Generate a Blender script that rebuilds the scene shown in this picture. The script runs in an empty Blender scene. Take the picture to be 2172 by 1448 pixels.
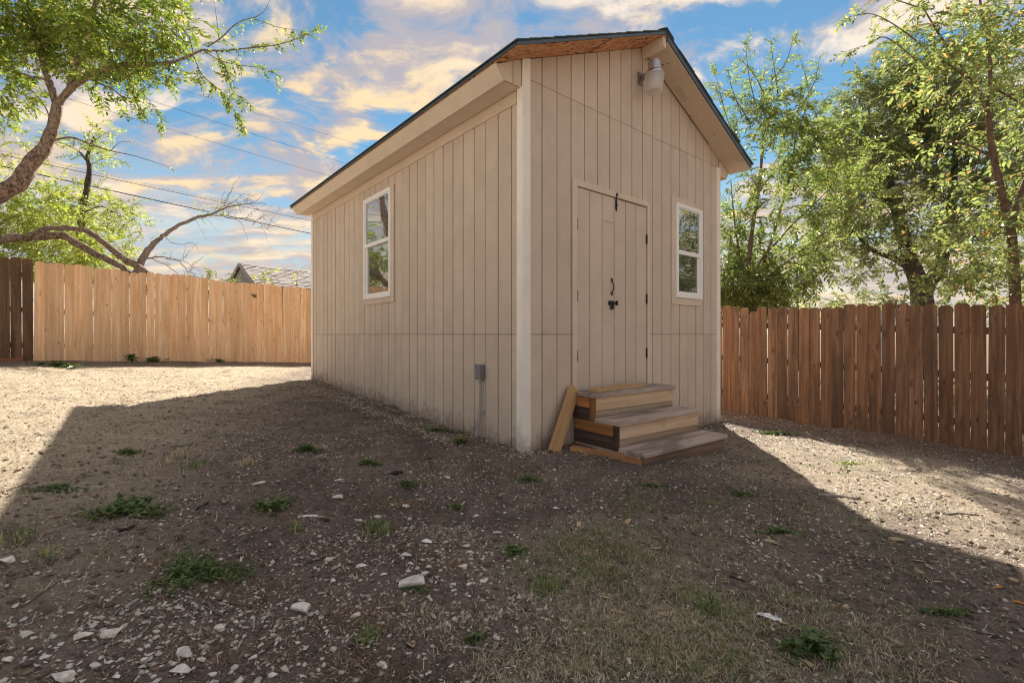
import bpy, bmesh, math, random
import numpy as np
from mathutils import Vector, Matrix, Quaternion

R = math.radians
scene = bpy.context.scene
col = scene.collection
rng = np.random.default_rng(7)
random.seed(7)

# ------------------------------------------------------------------ camera
H = 1.08                       # eye height above the near corner of the shed
F = 1002.0                     # focal length in photo pixels (2172 wide)
cd = bpy.data.cameras.new('camera'); cam = bpy.data.objects.new('camera', cd); col.objects.link(cam)
cd.sensor_fit = 'HORIZONTAL'; cd.sensor_width = 36.0; cd.lens = 36.0 * F / 2172.0
cd.shift_y = -15.0 / 2172.0
cd.clip_start = 0.05; cd.clip_end = 3000
cam.location = (0, 0, H); cam.rotation_euler = (R(90), 0, 0)
scene.camera = cam

# ------------------------------------------------------------------ light
SUN = Vector((0.64, 3.69, 3.21)).normalized()
sun_el = math.asin(SUN.z); sun_az = math.atan2(SUN.x, SUN.y)
sd = bpy.data.lights.new('sun', 'SUN'); sd.energy = 3.9; sd.angle = R(0.55); sd.color = (1.0, 0.93, 0.82)
sun = bpy.data.objects.new('sun', sd); col.objects.link(sun)
sun.rotation_euler = SUN.to_track_quat('Z', 'Y').to_euler(); sun.location = SUN * 60
scene.view_settings.view_transform = 'Standard'; scene.view_settings.look = 'None'
scene.view_settings.gamma = 1.0; scene.view_settings.use_curve_mapping = False
scene.view_settings.exposure = 1.50
scene.render.engine = 'CYCLES'
scene.cycles.use_denoising = True
scene.cycles.denoising_input_passes = 'RGB_ALBEDO_NORMAL'
scene.cycles.filter_width = 1.15
scene.cycles.max_bounces = 8; scene.cycles.diffuse_bounces = 4; scene.cycles.transparent_max_bounces = 8
scene.cycles.sample_clamp_indirect = 6.0

# ------------------------------------------------------------------ node helper
class NT:
    def __init__(s, tree): s.t = tree; s.n = tree.nodes; s.l = tree.links
    def node(s, typ, ins=None, **props):
        nd = s.n.new(typ)
        for k, v in props.items(): setattr(nd, k, v)
        for k, v in (ins or {}).items():
            sock = nd.inputs[k]
            if hasattr(v, 'is_output') or isinstance(v, bpy.types.NodeSocket): s.l.new(v, sock)
            else:
                if sock.type == 'RGBA' and len(v) == 3: v = (*v, 1)
                sock.default_value = v
        return nd
    def math(s, op, a, b=None, c=None, clamp=False):
        nd = s.n.new('ShaderNodeMath'); nd.operation = op; nd.use_clamp = clamp
        for i, v in enumerate((a, b, c)):
            if v is None: continue
            if isinstance(v, (int, float)): nd.inputs[i].default_value = v
            else: s.l.new(v, nd.inputs[i])
        return nd.outputs[0]
    def vmath(s, op, a, b=None):
        nd = s.n.new('ShaderNodeVectorMath'); nd.operation = op
        for i, v in enumerate((a, b)):
            if v is None: continue
            if isinstance(v, (tuple, list)): nd.inputs[i].default_value = v
            else: s.l.new(v, nd.inputs[i])
        return nd.outputs[0]
    def mix(s, f, a, b, blend='MIX'):
        nd = s.n.new('ShaderNodeMix'); nd.data_type = 'RGBA'; nd.blend_type = blend; nd.clamp_factor = True
        for i, v in ((0, f), (6, a), (7, b)):
            if isinstance(v, (int, float)): nd.inputs[i].default_value = v
            elif isinstance(v, (tuple, list)): nd.inputs[i].default_value = (*v[:3], 1)
            else: s.l.new(v, nd.inputs[i])
        return nd.outputs[2]
    def noise(s, vec, scale, detail=4, rough=0.55, dist=0.0, out=0):
        nd = s.node('ShaderNodeTexNoise', {'Scale': scale, 'Detail': detail, 'Roughness': rough, 'Distortion': dist})
        if vec is not None: s.l.new(vec, nd.inputs['Vector'])
        return nd.outputs[out]
    def vor(s, vec, scale, feature='F1', out='Distance', rand=1.0):
        nd = s.node('ShaderNodeTexVoronoi', {'Scale': scale, 'Randomness': rand}, feature=feature)
        if vec is not None: s.l.new(vec, nd.inputs['Vector'])
        return nd.outputs[out]
    def smooth(s, v, lo, hi):
        nd = s.node('ShaderNodeMapRange', {'From Min': lo, 'From Max': hi}, interpolation_type='SMOOTHSTEP')
        s.l.new(v, nd.inputs['Value']); return nd.outputs[0]
    def scalev(s, vec, sc):
        return s.vmath('MULTIPLY', vec, sc)
    def sep(s, vec):
        nd = s.node('ShaderNodeSeparateXYZ'); s.l.new(vec, nd.inputs[0]); return nd.outputs
    def comb(s, x, y, z):
        nd = s.n.new('ShaderNodeCombineXYZ')
        for i, v in enumerate((x, y, z)):
            if isinstance(v, (int, float)): nd.inputs[i].default_value = v
            else: s.l.new(v, nd.inputs[i])
        return nd.outputs[0]

def new_mat(name):
    m = bpy.data.materials.new(name); m.use_nodes = True
    t = NT(m.node_tree); b = t.n['Principled BSDF']
    return m, t, b

# ------------------------------------------------------------------ world: blue sky with warm broken cloud
w = bpy.data.worlds.new('World'); scene.world = w; w.use_nodes = True
t = NT(w.node_tree); t.n.clear()
sky = t.node('ShaderNodeTexSky', sky_type='NISHITA'); sky.sun_disc = False
sky.sun_elevation = sun_el; sky.sun_rotation = sun_az
sky.air_density = 1.0; sky.dust_density = 0.0; sky.ozone_density = 3.0; sky.altitude = 200
tc = t.node('ShaderNodeTexCoord')
dirv = t.vmath('NORMALIZE', tc.outputs['Generated'])
sx, sy, sz = t.sep(dirv)
el = t.math('MAXIMUM', sz, 0.0)
k = t.math('DIVIDE', 1.0, t.math('ADD', el, 0.16))
P = t.comb(t.math('MULTIPLY', sx, k), t.math('MULTIPLY', sy, k), 4.37)
warp = t.noise(P, 1.6, 3, 0.5, out=1)
Pw = t.vmath('ADD', P, t.scalev(t.vmath('SUBTRACT', warp, (0.5, 0.5, 0.5)), (0.55, 0.55, 0.55)))
Pw = t.vmath('MULTIPLY', Pw, (0.80, 1.15, 1.0))
big = t.noise(Pw, 1.25, 2, 0.5)
dens = t.noise(Pw, 4.3, 9, 0.60)
tot = t.math('ADD', t.math('MULTIPLY', dens, 0.75), t.math('MULTIPLY', big, 0.40))
# more cover toward the horizon
cov = t.math('SUBTRACT', tot, t.math('MULTIPLY', t.math('MINIMUM', el, 0.34), 0.17))  # steady cover overhead adds unseen cloud for brighter, warmer fill
mask = t.smooth(cov, 0.430, 0.575)
P2 = t.vmath('ADD', Pw, (0.04, 0.12, 0.0))
dens2 = t.noise(P2, 4.3, 7, 0.60)
lit = t.smooth(t.math('SUBTRACT', dens, dens2), -0.06, 0.17)
K = 5.2
gold = (0.72 * K, 0.55 * K, 0.335 * K); cream = (0.69 * K, 0.605 * K, 0.51 * K); mauve = (0.355 * K, 0.335 * K, 0.365 * K)
goldmix = t.mix(t.smooth(t.noise(Pw, 1.9, 2, 0.5), 0.42, 0.62), cream, gold)
ccol = t.mix(lit, mauve, goldmix)
bluesky = t.mix(1.0, sky.outputs[0], (0.36, 0.47, 0.43), 'MULTIPLY')
sc = t.mix(mask, bluesky, ccol)
hz = t.smooth(el, 0.36, 0.03)
hc = t.mix(t.smooth(t.noise(t.vmath('MULTIPLY', Pw, (0.5, 2.2, 1.0)), 1.6, 6, 0.55), 0.40, 0.62), (0.44 * K, 0.39 * K, 0.37 * K), (0.72 * K, 0.57 * K, 0.385 * K))
sc = t.mix(t.math('MULTIPLY', hz, 0.82), sc, hc)
bg = t.node('ShaderNodeBackground', {'Color': sc, 'Strength': 0.10})
wo = t.node('ShaderNodeOutputWorld'); t.l.new(bg.outputs[0], wo.inputs[0])

# ------------------------------------------------------------------ frames
U = np.array([0.766, 0.643]); V = np.array([-0.643, 0.766]); C0 = np.array([0.104, 4.346])
THETA = math.atan2(0.643, 0.766)
W, L = 3.70, 6.07
def S(a, b, z=0.0):
    p = C0 + U * a + V * b
    return Vector((p[0], p[1], z))
def inv_shed(x, y):
    dx = x - C0[0]; dy = y - C0[1]
    return dx * U[0] + dy * U[1], dx * V[0] + dy * V[1]
def at(px, py, d):
    return Vector(((px - 1086) / F * d, d, H - (py - 709) / F * d))

_wv = []
for wl in (6.0, 3.7, 2.3, 1.45, 0.95, 0.6, 0.4, 0.27, 0.18):
    for _ in range(3):
        th = rng.uniform(0, math.tau); _wv.append((math.cos(th) * math.tau / wl, math.sin(th) * math.tau / wl, rng.uniform(0, math.tau), (min(wl, 1.0) * 0.0034 if wl > .5 else wl * .0085)))
def gz(x, y):
    x = np.asarray(x, float); y = np.asarray(y, float)
    z = -0.0597 * (np.clip(x, -16, 9) - 0.104)
    n = np.zeros_like(z)
    for kx, ky, ph, am in _wv: n = n + am * np.sin(kx * x + ky * y + ph)
    r = np.hypot(x, y)
    n = n * np.clip((30 - r) / 15, 0, 1)
    return z + n
def g1(x, y): return float(gz(x, y))
def gpix(px, py):
    """ground point seen at a photo pixel"""
    q = (px - 1086) / F; s = (py - 709) / F; d = 5.0
    for _ in range(30): d = 0.5 * d + 0.5 * (H - g1(q * d, d)) / max(s, 1e-3)
    return q * d, d

# ------------------------------------------------------------------ object helpers
def link(o, parent=None):
    col.objects.link(o)
    if parent is not None: o.parent = parent
    return o
def tag(o, label=None, cat=None, group=None, kind=None):
    if label: o['label'] = label
    if cat: o['category'] = cat
    if group: o['group'] = group
    if kind: o['kind'] = kind
    return o
def thing(name, label, cat, loc=(0, 0, 0), rz=0.0, group=None):
    o = bpy.data.objects.new(name, None); o.empty_display_size = 0.1
    o.location = loc; o.rotation_euler = (0, 0, rz); link(o)
    return tag(o, label, cat, group)
def mesh_obj(name, mesh, mat, parent=None):
    if mat is not None:
        mesh.materials.clear()
        for m in (mat if isinstance(mat, (list, tuple)) else [mat]): mesh.materials.append(m)
    return link(bpy.data.objects.new(name, mesh), parent)
def np_mesh(name, verts, faces, matidx=None, smooth=False):
    """verts (n,3), faces (m,k) same-size polygons"""
    me = bpy.data.meshes.new(name)
    verts = np.ascontiguousarray(verts, np.float32); faces = np.ascontiguousarray(faces, np.int32)
    m, kk = faces.shape
    me.vertices.add(len(verts)); me.vertices.foreach_set('co', verts.ravel())
    me.loops.add(m * kk); me.loops.foreach_set('vertex_index', faces.ravel())
    me.polygons.add(m); me.polygons.foreach_set('loop_start', np.arange(0, m * kk, kk, dtype=np.int32))
    if matidx is not None: me.polygons.foreach_set('material_index', np.asarray(matidx, np.int32))
    if smooth: me.polygons.foreach_set('use_smooth', np.ones(m, bool))
    me.update(calc_edges=True); me.validate()
    return me

class MB:
    def __init__(s): s.v = []; s.f = []; s.sm = []
    def box(s, lo, hi, M=None):
        x0, y0, z0 = lo; x1, y1, z1 = hi
        n = len(s.v)
        p = [(x0, y0, z0), (x1, y0, z0), (x1, y1, z0), (x0, y1, z0), (x0, y0, z1), (x1, y0, z1), (x1, y1, z1), (x0, y1, z1)]
        if M is not None: p = [tuple(M @ Vector(q)) for q in p]
        s.v += p
        for f in ((0, 3, 2, 1), (4, 5, 6, 7), (0, 1, 5, 4), (1, 2, 6, 5), (2, 3, 7, 6), (3, 0, 4, 7)): s.f.append(tuple(n + i for i in f)); s.sm.append(False)
        return s
    def prism(s, pts, fn, d0, d1):
        """pts: polygon in plane; fn(s,z,depth)->xyz"""
        n = len(s.v); k = len(pts)
        s.v += [tuple(fn(p[0], p[1], d0)) for p in pts] + [tuple(fn(p[0], p[1], d1)) for p in pts]
        s.f.append(tuple(n + i for i in range(k))); s.sm.append(False)
        s.f.append(tuple(n + k + i for i in reversed(range(k)))); s.sm.append(False)
        for i in range(k):
            j = (i + 1) % k; s.f.append((n + i, n + k + i, n + k + j, n + j)); s.sm.append(False)
        return s
    def lathe(s, prof, c=(0, 0, 0), seg=24, M=None):
        n = len(s.v); c = Vector(c)
        for r, z in prof:
            for i in range(seg):
                a = math.tau * i / seg; p = Vector((r * math.cos(a), r * math.sin(a), z))
                if M is not None: p = M @ p
                s.v.append(tuple(c + p))
        for j in range(len(prof) - 1):
            for i in range(seg):
                i2 = (i + 1) % seg
                s.f.append((n + j * seg + i, n + j * seg + i2, n + (j + 1) * seg + i2, n + (j + 1) * seg + i)); s.sm.append(True)
        return s
    def tube(s, pts, rad, sides=8, cap=True, rough=0.0):
        pts = [Vector(p) for p in pts]; n = len(s.v); m = len(pts)
        jit = [1 + rough * random.uniform(-1, 1) for _ in range(sides)]
        if not hasattr(rad, '__len__'): rad = [rad] * m
        a = None
        for i, p in enumerate(pts):
            tg = (pts[min(i + 1, m - 1)] - pts[max(i - 1, 0)]).normalized()
            if a is None: a = tg.orthogonal().normalized()
            a = (a - tg * a.dot(tg)).normalized(); b = tg.cross(a).normalized()
            for q in range(sides):
                an = math.tau * q / sides; s.v.append(tuple(p + (a * math.cos(an) + b * math.sin(an)) * rad[i] * (jit[q] + (random.uniform(-.5, .5) * rough if rough else 0))))
        for i in range(m - 1):
            for q in range(sides):
                q2 = (q + 1) % sides
                s.f.append((n + i * sides + q, n + i * sides + q2, n + (i + 1) * sides + q2, n + (i + 1) * sides + q)); s.sm.append(True)
        if cap:
            s.f.append(tuple(n + i for i in reversed(range(sides)))); s.sm.append(False)
            s.f.append(tuple(n + (m - 1) * sides + i for i in range(sides))); s.sm.append(False)
        return s
    def mesh(s, name, bevel=0.0):
        me = bpy.data.meshes.new(name); me.from_pydata(s.v, [], s.f)
        me.polygons.foreach_set('use_smooth', s.sm)
        bm = bmesh.new(); bm.from_mesh(me)
        bmesh.ops.recalc_face_normals(bm, faces=bm.faces)
        if bevel: bmesh.ops.bevel(bm, geom=[e for e in bm.edges if e.calc_face_angle(0) > 0.6], offset=bevel, segments=1, affect='EDGES')
        bm.to_mesh(me); bm.free(); me.update()
        return me
    def build(s, name, mat, parent=None, bevel=0.0):
        return mesh_obj(name, s.mesh(name, bevel), mat, parent)

# ------------------------------------------------------------------ materials
def paint_mat(name, c, dirt=True, bump=0.5, rough=0.75, tex=True):
    m, t, b = new_mat(name)
    tc = t.node('ShaderNodeTexCoord'); oi = t.node('ShaderNodeObjectInfo')
    off = t.comb(t.math('MULTIPLY', oi.outputs['Random'], 37.0), t.math('MULTIPLY', oi.outputs['Random'], 11.0), t.math('MULTIPLY', oi.outputs['Random'], 53.0))
    p = t.vmath('ADD', tc.outputs['Object'], off)
    n1 = t.noise(p, 3.0, 5, 0.6)
    c1 = t.mix(t.smooth(n1, 0.3, 0.7), tuple(x * 0.94 for x in c), tuple(min(1, x * 1.04) for x in c))
    rv = t.math('ADD', 0.955, t.math('MULTIPLY', oi.outputs['Random'], 0.09))
    c1 = t.mix(1.0, c1, t.comb(rv, rv, rv), 'MULTIPLY')
    if dirt:
        geo = t.node('ShaderNodeNewGeometry'); gx, gy, gzz = t.sep(geo.outputs['Position'])
        hgt = t.math('ADD', gzz, t.math('MULTIPLY', gx, 0.0597))
        dn = t.noise(geo.outputs['Position'], 9.0, 6, 0.65)
        dm = t.math('MULTIPLY', t.smooth(t.math('SUBTRACT', hgt, t.math('MULTIPLY', dn, 0.55)), -0.04, -0.32), 0.62)
        c1 = t.mix(dm, c1, (0.17, 0.125, 0.095))
        st = t.noise(t.scalev(geo.outputs['Position'], (6.0, 6.0, 0.7)), 2.0, 5, 0.6)
        c1 = t.mix(t.math('MULTIPLY', t.smooth(st, 0.58, 0.8), 0.22), c1, tuple(x * 0.6 for x in c))
    t.l.new(c1, b.inputs['Base Color']); b.inputs['Roughness'].default_value = rough
    b.inputs['Specular IOR Level'].default_value = 0.25
    if tex:
        n2 = t.noise(t.scalev(p, (1.0, 1.0, 1.9)), 42.0, 5, 0.65, 0.6)
        n3 = t.noise(p, 160.0, 2, 0.5)
        hsum = t.math('ADD', n2, t.math('MULTIPLY', n3, 0.12))
        bp = t.node('ShaderNodeBump', {'Strength': bump, 'Distance': 0.006, 'Height': hsum}); t.l.new(bp.outputs[0], b.inputs['Normal'])
    return m

def wood_mat(name, light, dark, knots=0.5, stain=None, stain_amt=0.0, axis='z', rough=0.8, grain=1.0, var=0.2, bump=0.25):
    m, t, b = new_mat(name)
    tc = t.node('ShaderNodeTexCoord'); oi = t.node('ShaderNodeObjectInfo'); rnd = oi.outputs['Random']
    x, y, z = t.sep(tc.outputs['Object'])
    if axis == 'x': x, z = z, x
    elif axis == 'y': y, z = z, y
    off = t.comb(t.math('MULTIPLY', rnd, 71.0), t.math('MULTIPLY', rnd, 23.0), t.math('MULTIPLY', rnd, 131.0))
    p = t.vmath('ADD', t.comb(x, y, z), off)
    # knots
    kp = t.scalev(p, (10.0, 10.0, 4.6))
    kd = t.vor(kp, 1.0)
    kcol = t.vor(kp, 1.0, out='Color')
    keep = t.math('GREATER_THAN', t.sep(kcol)[0], 1.0 - knots)
    kn = t.math('MULTIPLY', t.smooth(kd, 0.17, 0.06), keep)
    warpk = t.math('MULTIPLY', t.smooth(kd, 0.5, 0.0), keep)
    gp = t.vmath('ADD', t.scalev(p, (26.0, 26.0, 0.9)), t.comb(t.math('MULTIPLY', warpk, 1.2), 0.0, 0.0))
    g = t.noise(gp, 1.0 * grain, 6, 0.62, 0.5)
    fib = t.noise(t.scalev(p, (140.0, 140.0, 3.0)), 1.0, 3, 0.6)
    gg = t.math('ADD', t.math('MULTIPLY', g, 0.8), t.math('MULTIPLY', fib, 0.25))
    c1 = t.mix(t.smooth(gg, 0.38, 0.64), light, dark)
    lum = t.math('ADD', 1.0 - var, t.math('MULTIPLY', rnd, var * 2))
    c1 = t.mix(1.0, c1, t.comb(lum, lum, lum), 'MULTIPLY')
    hue = t.math('FRACT', t.math('MULTIPLY', rnd, 17.31))
    c1 = t.mix(t.math('MULTIPLY', hue, 0.35), c1, tuple(0.5 * (light[i] + dark[i]) * (1.15, 0.92, 0.72)[i] for i in range(3)))
    if stain is not None:
        sn = t.noise(t.scalev(p, (3.0, 3.0, 0.8)), 1.0, 5, 0.62, 0.4)
        c1 = t.mix(t.math('MULTIPLY', t.smooth(sn, 0.46, 0.66), stain_amt), c1, stain)
    c1 = t.mix(t.math('MULTIPLY', kn, 0.8), c1, tuple(x * 0.35 for x in dark))
    t.l.new(c1, b.inputs['Base Color']); b.inputs['Roughness'].default_value = rough
    b.inputs['Specular IOR Level'].default_value = 0.2
    bp = t.node('ShaderNodeBump', {'Strength': bump, 'Distance': 0.004, 'Height': gg}); t.l.new(bp.outputs[0], b.inputs['Normal'])
    return m

def plain_mat(name, c, rough=0.5, metal=0.0, var=0.12, scale=8.0, spec=0.5):
    m, t, b = new_mat(name)
    tc = t.node('ShaderNodeTexCoord')
    n = t.noise(tc.outputs['Object'], scale, 5, 0.6)
    c1 = t.mix(n, tuple(x * (1 - var) for x in c), tuple(min(1, x * (1 + var)) for x in c))
    t.l.new(c1, b.inputs['Base Color'])
    rr = t.math('ADD', rough - 0.08, t.math('MULTIPLY', n, 0.16)); t.l.new(rr, b.inputs['Roughness'])
    b.inputs['Metallic'].default_value = metal; b.inputs['Specular IOR Level'].default_value = spec
    return m

M = {}
M['siding'] = paint_mat('siding_paint', (0.64, 0.537, 0.440), bump=0.55)
M['groove_shade'] = plain_mat('groove_shade_backing', (0.07, 0.05, 0.036), 0.9)  # backing colour darkened to paint in shade of grooves and door seams
M['door'] = paint_mat('door_paint', (0.635, 0.53, 0.435), bump=0.55, dirt=False)
M['trimtan'] = paint_mat('tan_trim_paint', (0.69, 0.58, 0.475), bump=0.15, dirt=False)
M['fascia'] = paint_mat('fascia_paint', (0.72, 0.615, 0.50), bump=0.35, dirt=False)
M['cream'] = paint_mat('cream_trim_paint', (0.91, 0.87, 0.80), bump=0.12, dirt=True)
M['vinyl'] = plain_mat('white_vinyl', (0.92, 0.915, 0.905), 0.35, var=0.02)
M['black'] = plain_mat('black_iron', (0.012, 0.011, 0.011), 0.45, var=0.4)
M['drip'] = plain_mat('dark_drip_edge', (0.070, 0.10, 0.135), 0.4, var=0.3)
M['shingle'] = plain_mat('dark_green_shingle', (0.065, 0.10, 0.11), 0.9, var=0.5, scale=60)
M['galv'] = plain_mat('galvanised_steel', (0.50, 0.50, 0.54), 0.42, 0.75, var=0.35, scale=30)
M['pvc'] = plain_mat('grey_conduit', (0.33, 0.33, 0.34), 0.5, var=0.08)
M['boxgrey'] = plain_mat('grey_box_paint', (0.20, 0.20, 0.21), 0.5, var=0.12)
M['newfence'] = wood_mat('new_cedar', (0.88, 0.66, 0.45), (0.68, 0.42, 0.23), knots=0.45, stain=(0.56, 0.33, 0.17), stain_amt=0.5, var=0.16)
M['oldfence'] = wood_mat('old_cedar', (0.35, 0.205, 0.125), (0.165, 0.09, 0.055), knots=0.55, stain=(0.10, 0.064, 0.047), stain_amt=0.7, var=0.24)
M['darkfence'] = wood_mat('weathered_dark_cedar', (0.20, 0.125, 0.075), (0.10, 0.06, 0.036), knots=0.6, stain=(0.07, 0.045, 0.03), stain_amt=0.6, var=0.2)
M['rail'] = wood_mat('fence_rail_wood', (0.30, 0.19, 0.11), (0.17, 0.1, 0.06), axis='y')
M['pine'] = wood_mat('yellow_pine', (0.62, 0.44, 0.26), (0.44, 0.27, 0.13), knots=0.25, stain=(0.30, 0.21, 0.14), stain_amt=0.3, axis='x', var=0.1)
M['pine_orange'] = wood_mat('orange_pine', (0.50, 0.27, 0.11), (0.26, 0.115, 0.045), knots=0.2, axis='y', var=0.12, grain=0.6)
M['pale'] = wood_mat('pale_weathered_board', (0.72, 0.58, 0.44), (0.52, 0.39, 0.275), knots=0.3, stain=(0.27, 0.20, 0.15), stain_amt=0.65, axis='x', var=0.1, grain=0.7)
M['greywood'] = wood_mat('grey_weathered_board', (0.60, 0.53, 0.49), (0.40, 0.335, 0.30), knots=0.35, stain=(0.20, 0.155, 0.13), stain_amt=0.8, axis='x', var=0.08, bump=0.5)
M['greyriser'] = wood_mat('grey_brown_riser', (0.42, 0.34, 0.27), (0.20, 0.155, 0.12), knots=0.3, axis='x', var=0.1, grain=0.5)
M['darkwood'] = wood_mat('dark_stained_board', (0.11, 0.082, 0.07), (0.045, 0.035, 0.032), knots=0.3, axis='y', var=0.2)
M['postwood'] = wood_mat('brown_post_wood', (0.30, 0.15, 0.06), (0.15, 0.07, 0.03), axis='z')
M['muddy'] = wood_mat('muddy_riser_board', (0.27, 0.19, 0.14), (0.15, 0.105, 0.08), knots=0.2, stain=(0.10, 0.075, 0.06), stain_amt=0.6, axis='x', var=0.1)

def osb_mat():
    m, t, b = new_mat('oriented_strand_board')
    tc = t.node('ShaderNodeTexCoord')
    p = t.vmath('ADD', tc.outputs['Object'], t.scalev(t.noise(tc.outputs['Object'], 9, 2, out=1), (0.12, 0.12, 0)))
    q = t.node('ShaderNodeMapping', {'Rotation': (0, 0, 0.5), 'Scale': (14, 60, 14)}); t.l.new(p, q.inputs[0])
    v = t.vor(q.outputs[0], 1.0, out='Color')
    r, g, bl = t.sep(v)
    c = t.mix(r, (0.80, 0.42, 0.21), (0.56, 0.25, 0.11))
    c = t.mix(t.smooth(g, 0.78, 0.9), c, (0.18, 0.07, 0.035))
    c = t.mix(t.smooth(bl, 0.8, 0.95), c, (0.74, 0.42, 0.22))
    t.l.new(c, b.inputs['Base Color']); b.inputs['Roughness'].default_value = 0.8
    return m
M['osb'] = osb_mat()

def soffit_mat():
    m, t, b = new_mat('soffit_paint_flaking')
    tc = t.node('ShaderNodeTexCoord'); p = tc.outputs['Object']
    base = t.mix(t.noise(p, 2.5, 4), (0.56, 0.45, 0.345), (0.64, 0.52, 0.40))
    vs = t.scalev(p, (17, 17, 17))
    d = t.vor(vs, 1.0); vc = t.vor(vs, 1.0, out='Color'); r, g, bl = t.sep(vc)
    spot = t.math('MULTIPLY', t.smooth(d, 0.22, 0.15), t.math('GREATER_THAN', r, 0.72))
    cspot = t.mix(t.math('GREATER_THAN', g, 0.55), (0.09, 0.055, 0.035), (0.80, 0.76, 0.70))
    c = t.mix(spot, base, cspot)
    t.l.new(c, b.inputs['Base Color']); b.inputs['Roughness'].default_value = 0.6
    bp = t.node('ShaderNodeBump', {'Strength': 0.4, 'Distance': 0.006, 'Height': t.math('ADD', spot, t.noise(p, 30, 3))}); t.l.new(bp.outputs[0], b.inputs['Normal'])
    return m
M['soffit'] = soffit_mat()

def glass_mat(name, refl, tint, body=(0.006, 0.007, 0.007)):
    m, t, b = new_mat(name)
    b.inputs['Base Color'].default_value = (*body, 1); b.inputs['Roughness'].default_value = 0.2
    tc = t.node('ShaderNodeTexCoord')
    bp = t.node('ShaderNodeBump', {'Strength': 0.05, 'Distance': 0.02, 'Height': t.noise(tc.outputs['Object'], 2.2, 2)})
    gl = t.node('ShaderNodeBsdfGlossy', {'Color': tint, 'Roughness': 0.012, 'Normal': bp.outputs[0]})
    fr = t.node('ShaderNodeFresnel', {'IOR': 1.9})
    fac = t.math('ADD', refl, t.math('MULTIPLY', fr.outputs[0], 0.6), clamp=True)
    mx = t.node('ShaderNodeMixShader', {0: fac, 1: b.outputs[0], 2: gl.outputs[0]})
    t.l.new(mx.outputs[0], t.n['Material Output'].inputs[0])
    return m
M['glass'] = glass_mat('window_glass', 0.33, (0.95, 0.97, 1.0))
M['glass2'] = glass_mat('screened_window_glass', 0.18, (0.92, 0.95, 0.95))

def leaf_mat(name, c_dark, c_light, c_dry=None, trans=0.45, dry_amt=0.06):
    m, t, b = new_mat(name)
    geo = t.node('ShaderNodeNewGeometry'); r = geo.outputs['Random Per Island']
    c = t.mix(r, c_dark, c_light)
    if c_dry is not None:
        c = t.mix(t.math('GREATER_THAN', t.math('FRACT', t.math('MULTIPLY', r, 37.7)), 1 - dry_amt), c, c_dry)
    t.l.new(c, b.inputs['Base Color']); b.inputs['Roughness'].default_value = 0.45; b.inputs['Specular IOR Level'].default_value = 0.4
    tr = t.node('ShaderNodeBsdfTranslucent'); t.l.new(t.mix(1.0, c, (1.35, 1.42, 0.85), 'MULTIPLY'), tr.inputs[0])
    mx = t.node('ShaderNodeMixShader', {0: trans, 1: b.outputs[0], 2: tr.outputs[0]})
    t.l.new(mx.outputs[0], t.n['Material Output'].inputs[0])
    return m
M['leafA'] = leaf_mat('leaf_bright_green', (0.11, 0.17, 0.030), (0.30, 0.36, 0.075), (0.48, 0.44, 0.16), 0.45, 0.10)
M['leafB'] = leaf_mat('leaf_yellow_green', (0.24, 0.30, 0.06), (0.46, 0.49, 0.15), (0.55, 0.50, 0.22), 0.5, 0.10)
M['leafD'] = leaf_mat('leaf_fresh_green', (0.11, 0.16, 0.052), (0.30, 0.345, 0.14), (0.46, 0.42, 0.16), 0.5, 0.08)
M['leafE'] = leaf_mat('leaf_dark_green', (0.11, 0.14, 0.062), (0.31, 0.34, 0.17), (0.30, 0.26, 0.14), 0.45, 0.06)
M['leafF'] = leaf_mat('leaf_olive_green', (0.13, 0.175, 0.068), (0.38, 0.42, 0.20), (0.50, 0.30, 0.15), 0.5, 0.07)
M['weed'] = leaf_mat('weed_leaf', (0.075, 0.12, 0.045), (0.21, 0.27, 0.11), (0.30, 0.24, 0.12), 0.25, 0.06)
M['grassgreen'] = leaf_mat('grass_green', (0.11, 0.17, 0.06), (0.29, 0.35, 0.16), (0.46, 0.42, 0.25), 0.3, 0.2)
M['grassdry'] = leaf_mat('grass_straw', (0.38, 0.31, 0.22), (0.70, 0.61, 0.46), (0.30, 0.18, 0.09), 0.2, 0.18)
M['roots'] = leaf_mat('dead_root_fibre', (0.17, 0.10, 0.06), (0.40, 0.26, 0.16), None, 0.1)
M['chips'] = leaf_mat('dark_bark_chip', (0.10, 0.06, 0.04), (0.30, 0.19, 0.12), None, 0.05)
M['litter'] = leaf_mat('leaf_litter', (0.13, 0.095, 0.07), (0.56, 0.46, 0.35), (0.74, 0.68, 0.60), 0.1, 0.16)
M['dryleaf'] = leaf_mat('dry_leaf', (0.44, 0.30, 0.17), (0.62, 0.47, 0.31), (0.50, 0.24, 0.09), 0.15, 0.2)

def bark_mat(name, c1, c2, scale=1.0):
    m, t, b = new_mat(name)
    tc = t.node('ShaderNodeTexCoord'); p = t.scalev(tc.outputs['Object'], (9 * scale, 9 * scale, 2.6 * scale))
    n = t.noise(t.scalev(tc.outputs['Object'], (14 * scale, 14 * scale, 9 * scale)), 1.0, 7, 0.68, 1.2)
    n2 = t.noise(t.scalev(tc.outputs['Object'], (60 * scale, 60 * scale, 40 * scale)), 1.0, 3, 0.6)
    hh = t.math('ADD', t.math('MULTIPLY', n, 1.1), t.math('MULTIPLY', n2, 0.4))
    c = t.mix(t.smooth(hh, 0.55, 0.95), c1, c2)
    t.l.new(c, b.inputs['Base Color']); b.inputs['Roughness'].default_value = 0.9
    bp = t.node('ShaderNodeBump', {'Strength': 0.9, 'Distance': 0.03, 'Height': hh}); t.l.new(bp.outputs[0], b.inputs['Normal'])
    return m
M['bark'] = bark_mat('bark_brown', (0.055, 0.038, 0.030), (0.42, 0.32, 0.245))
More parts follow.
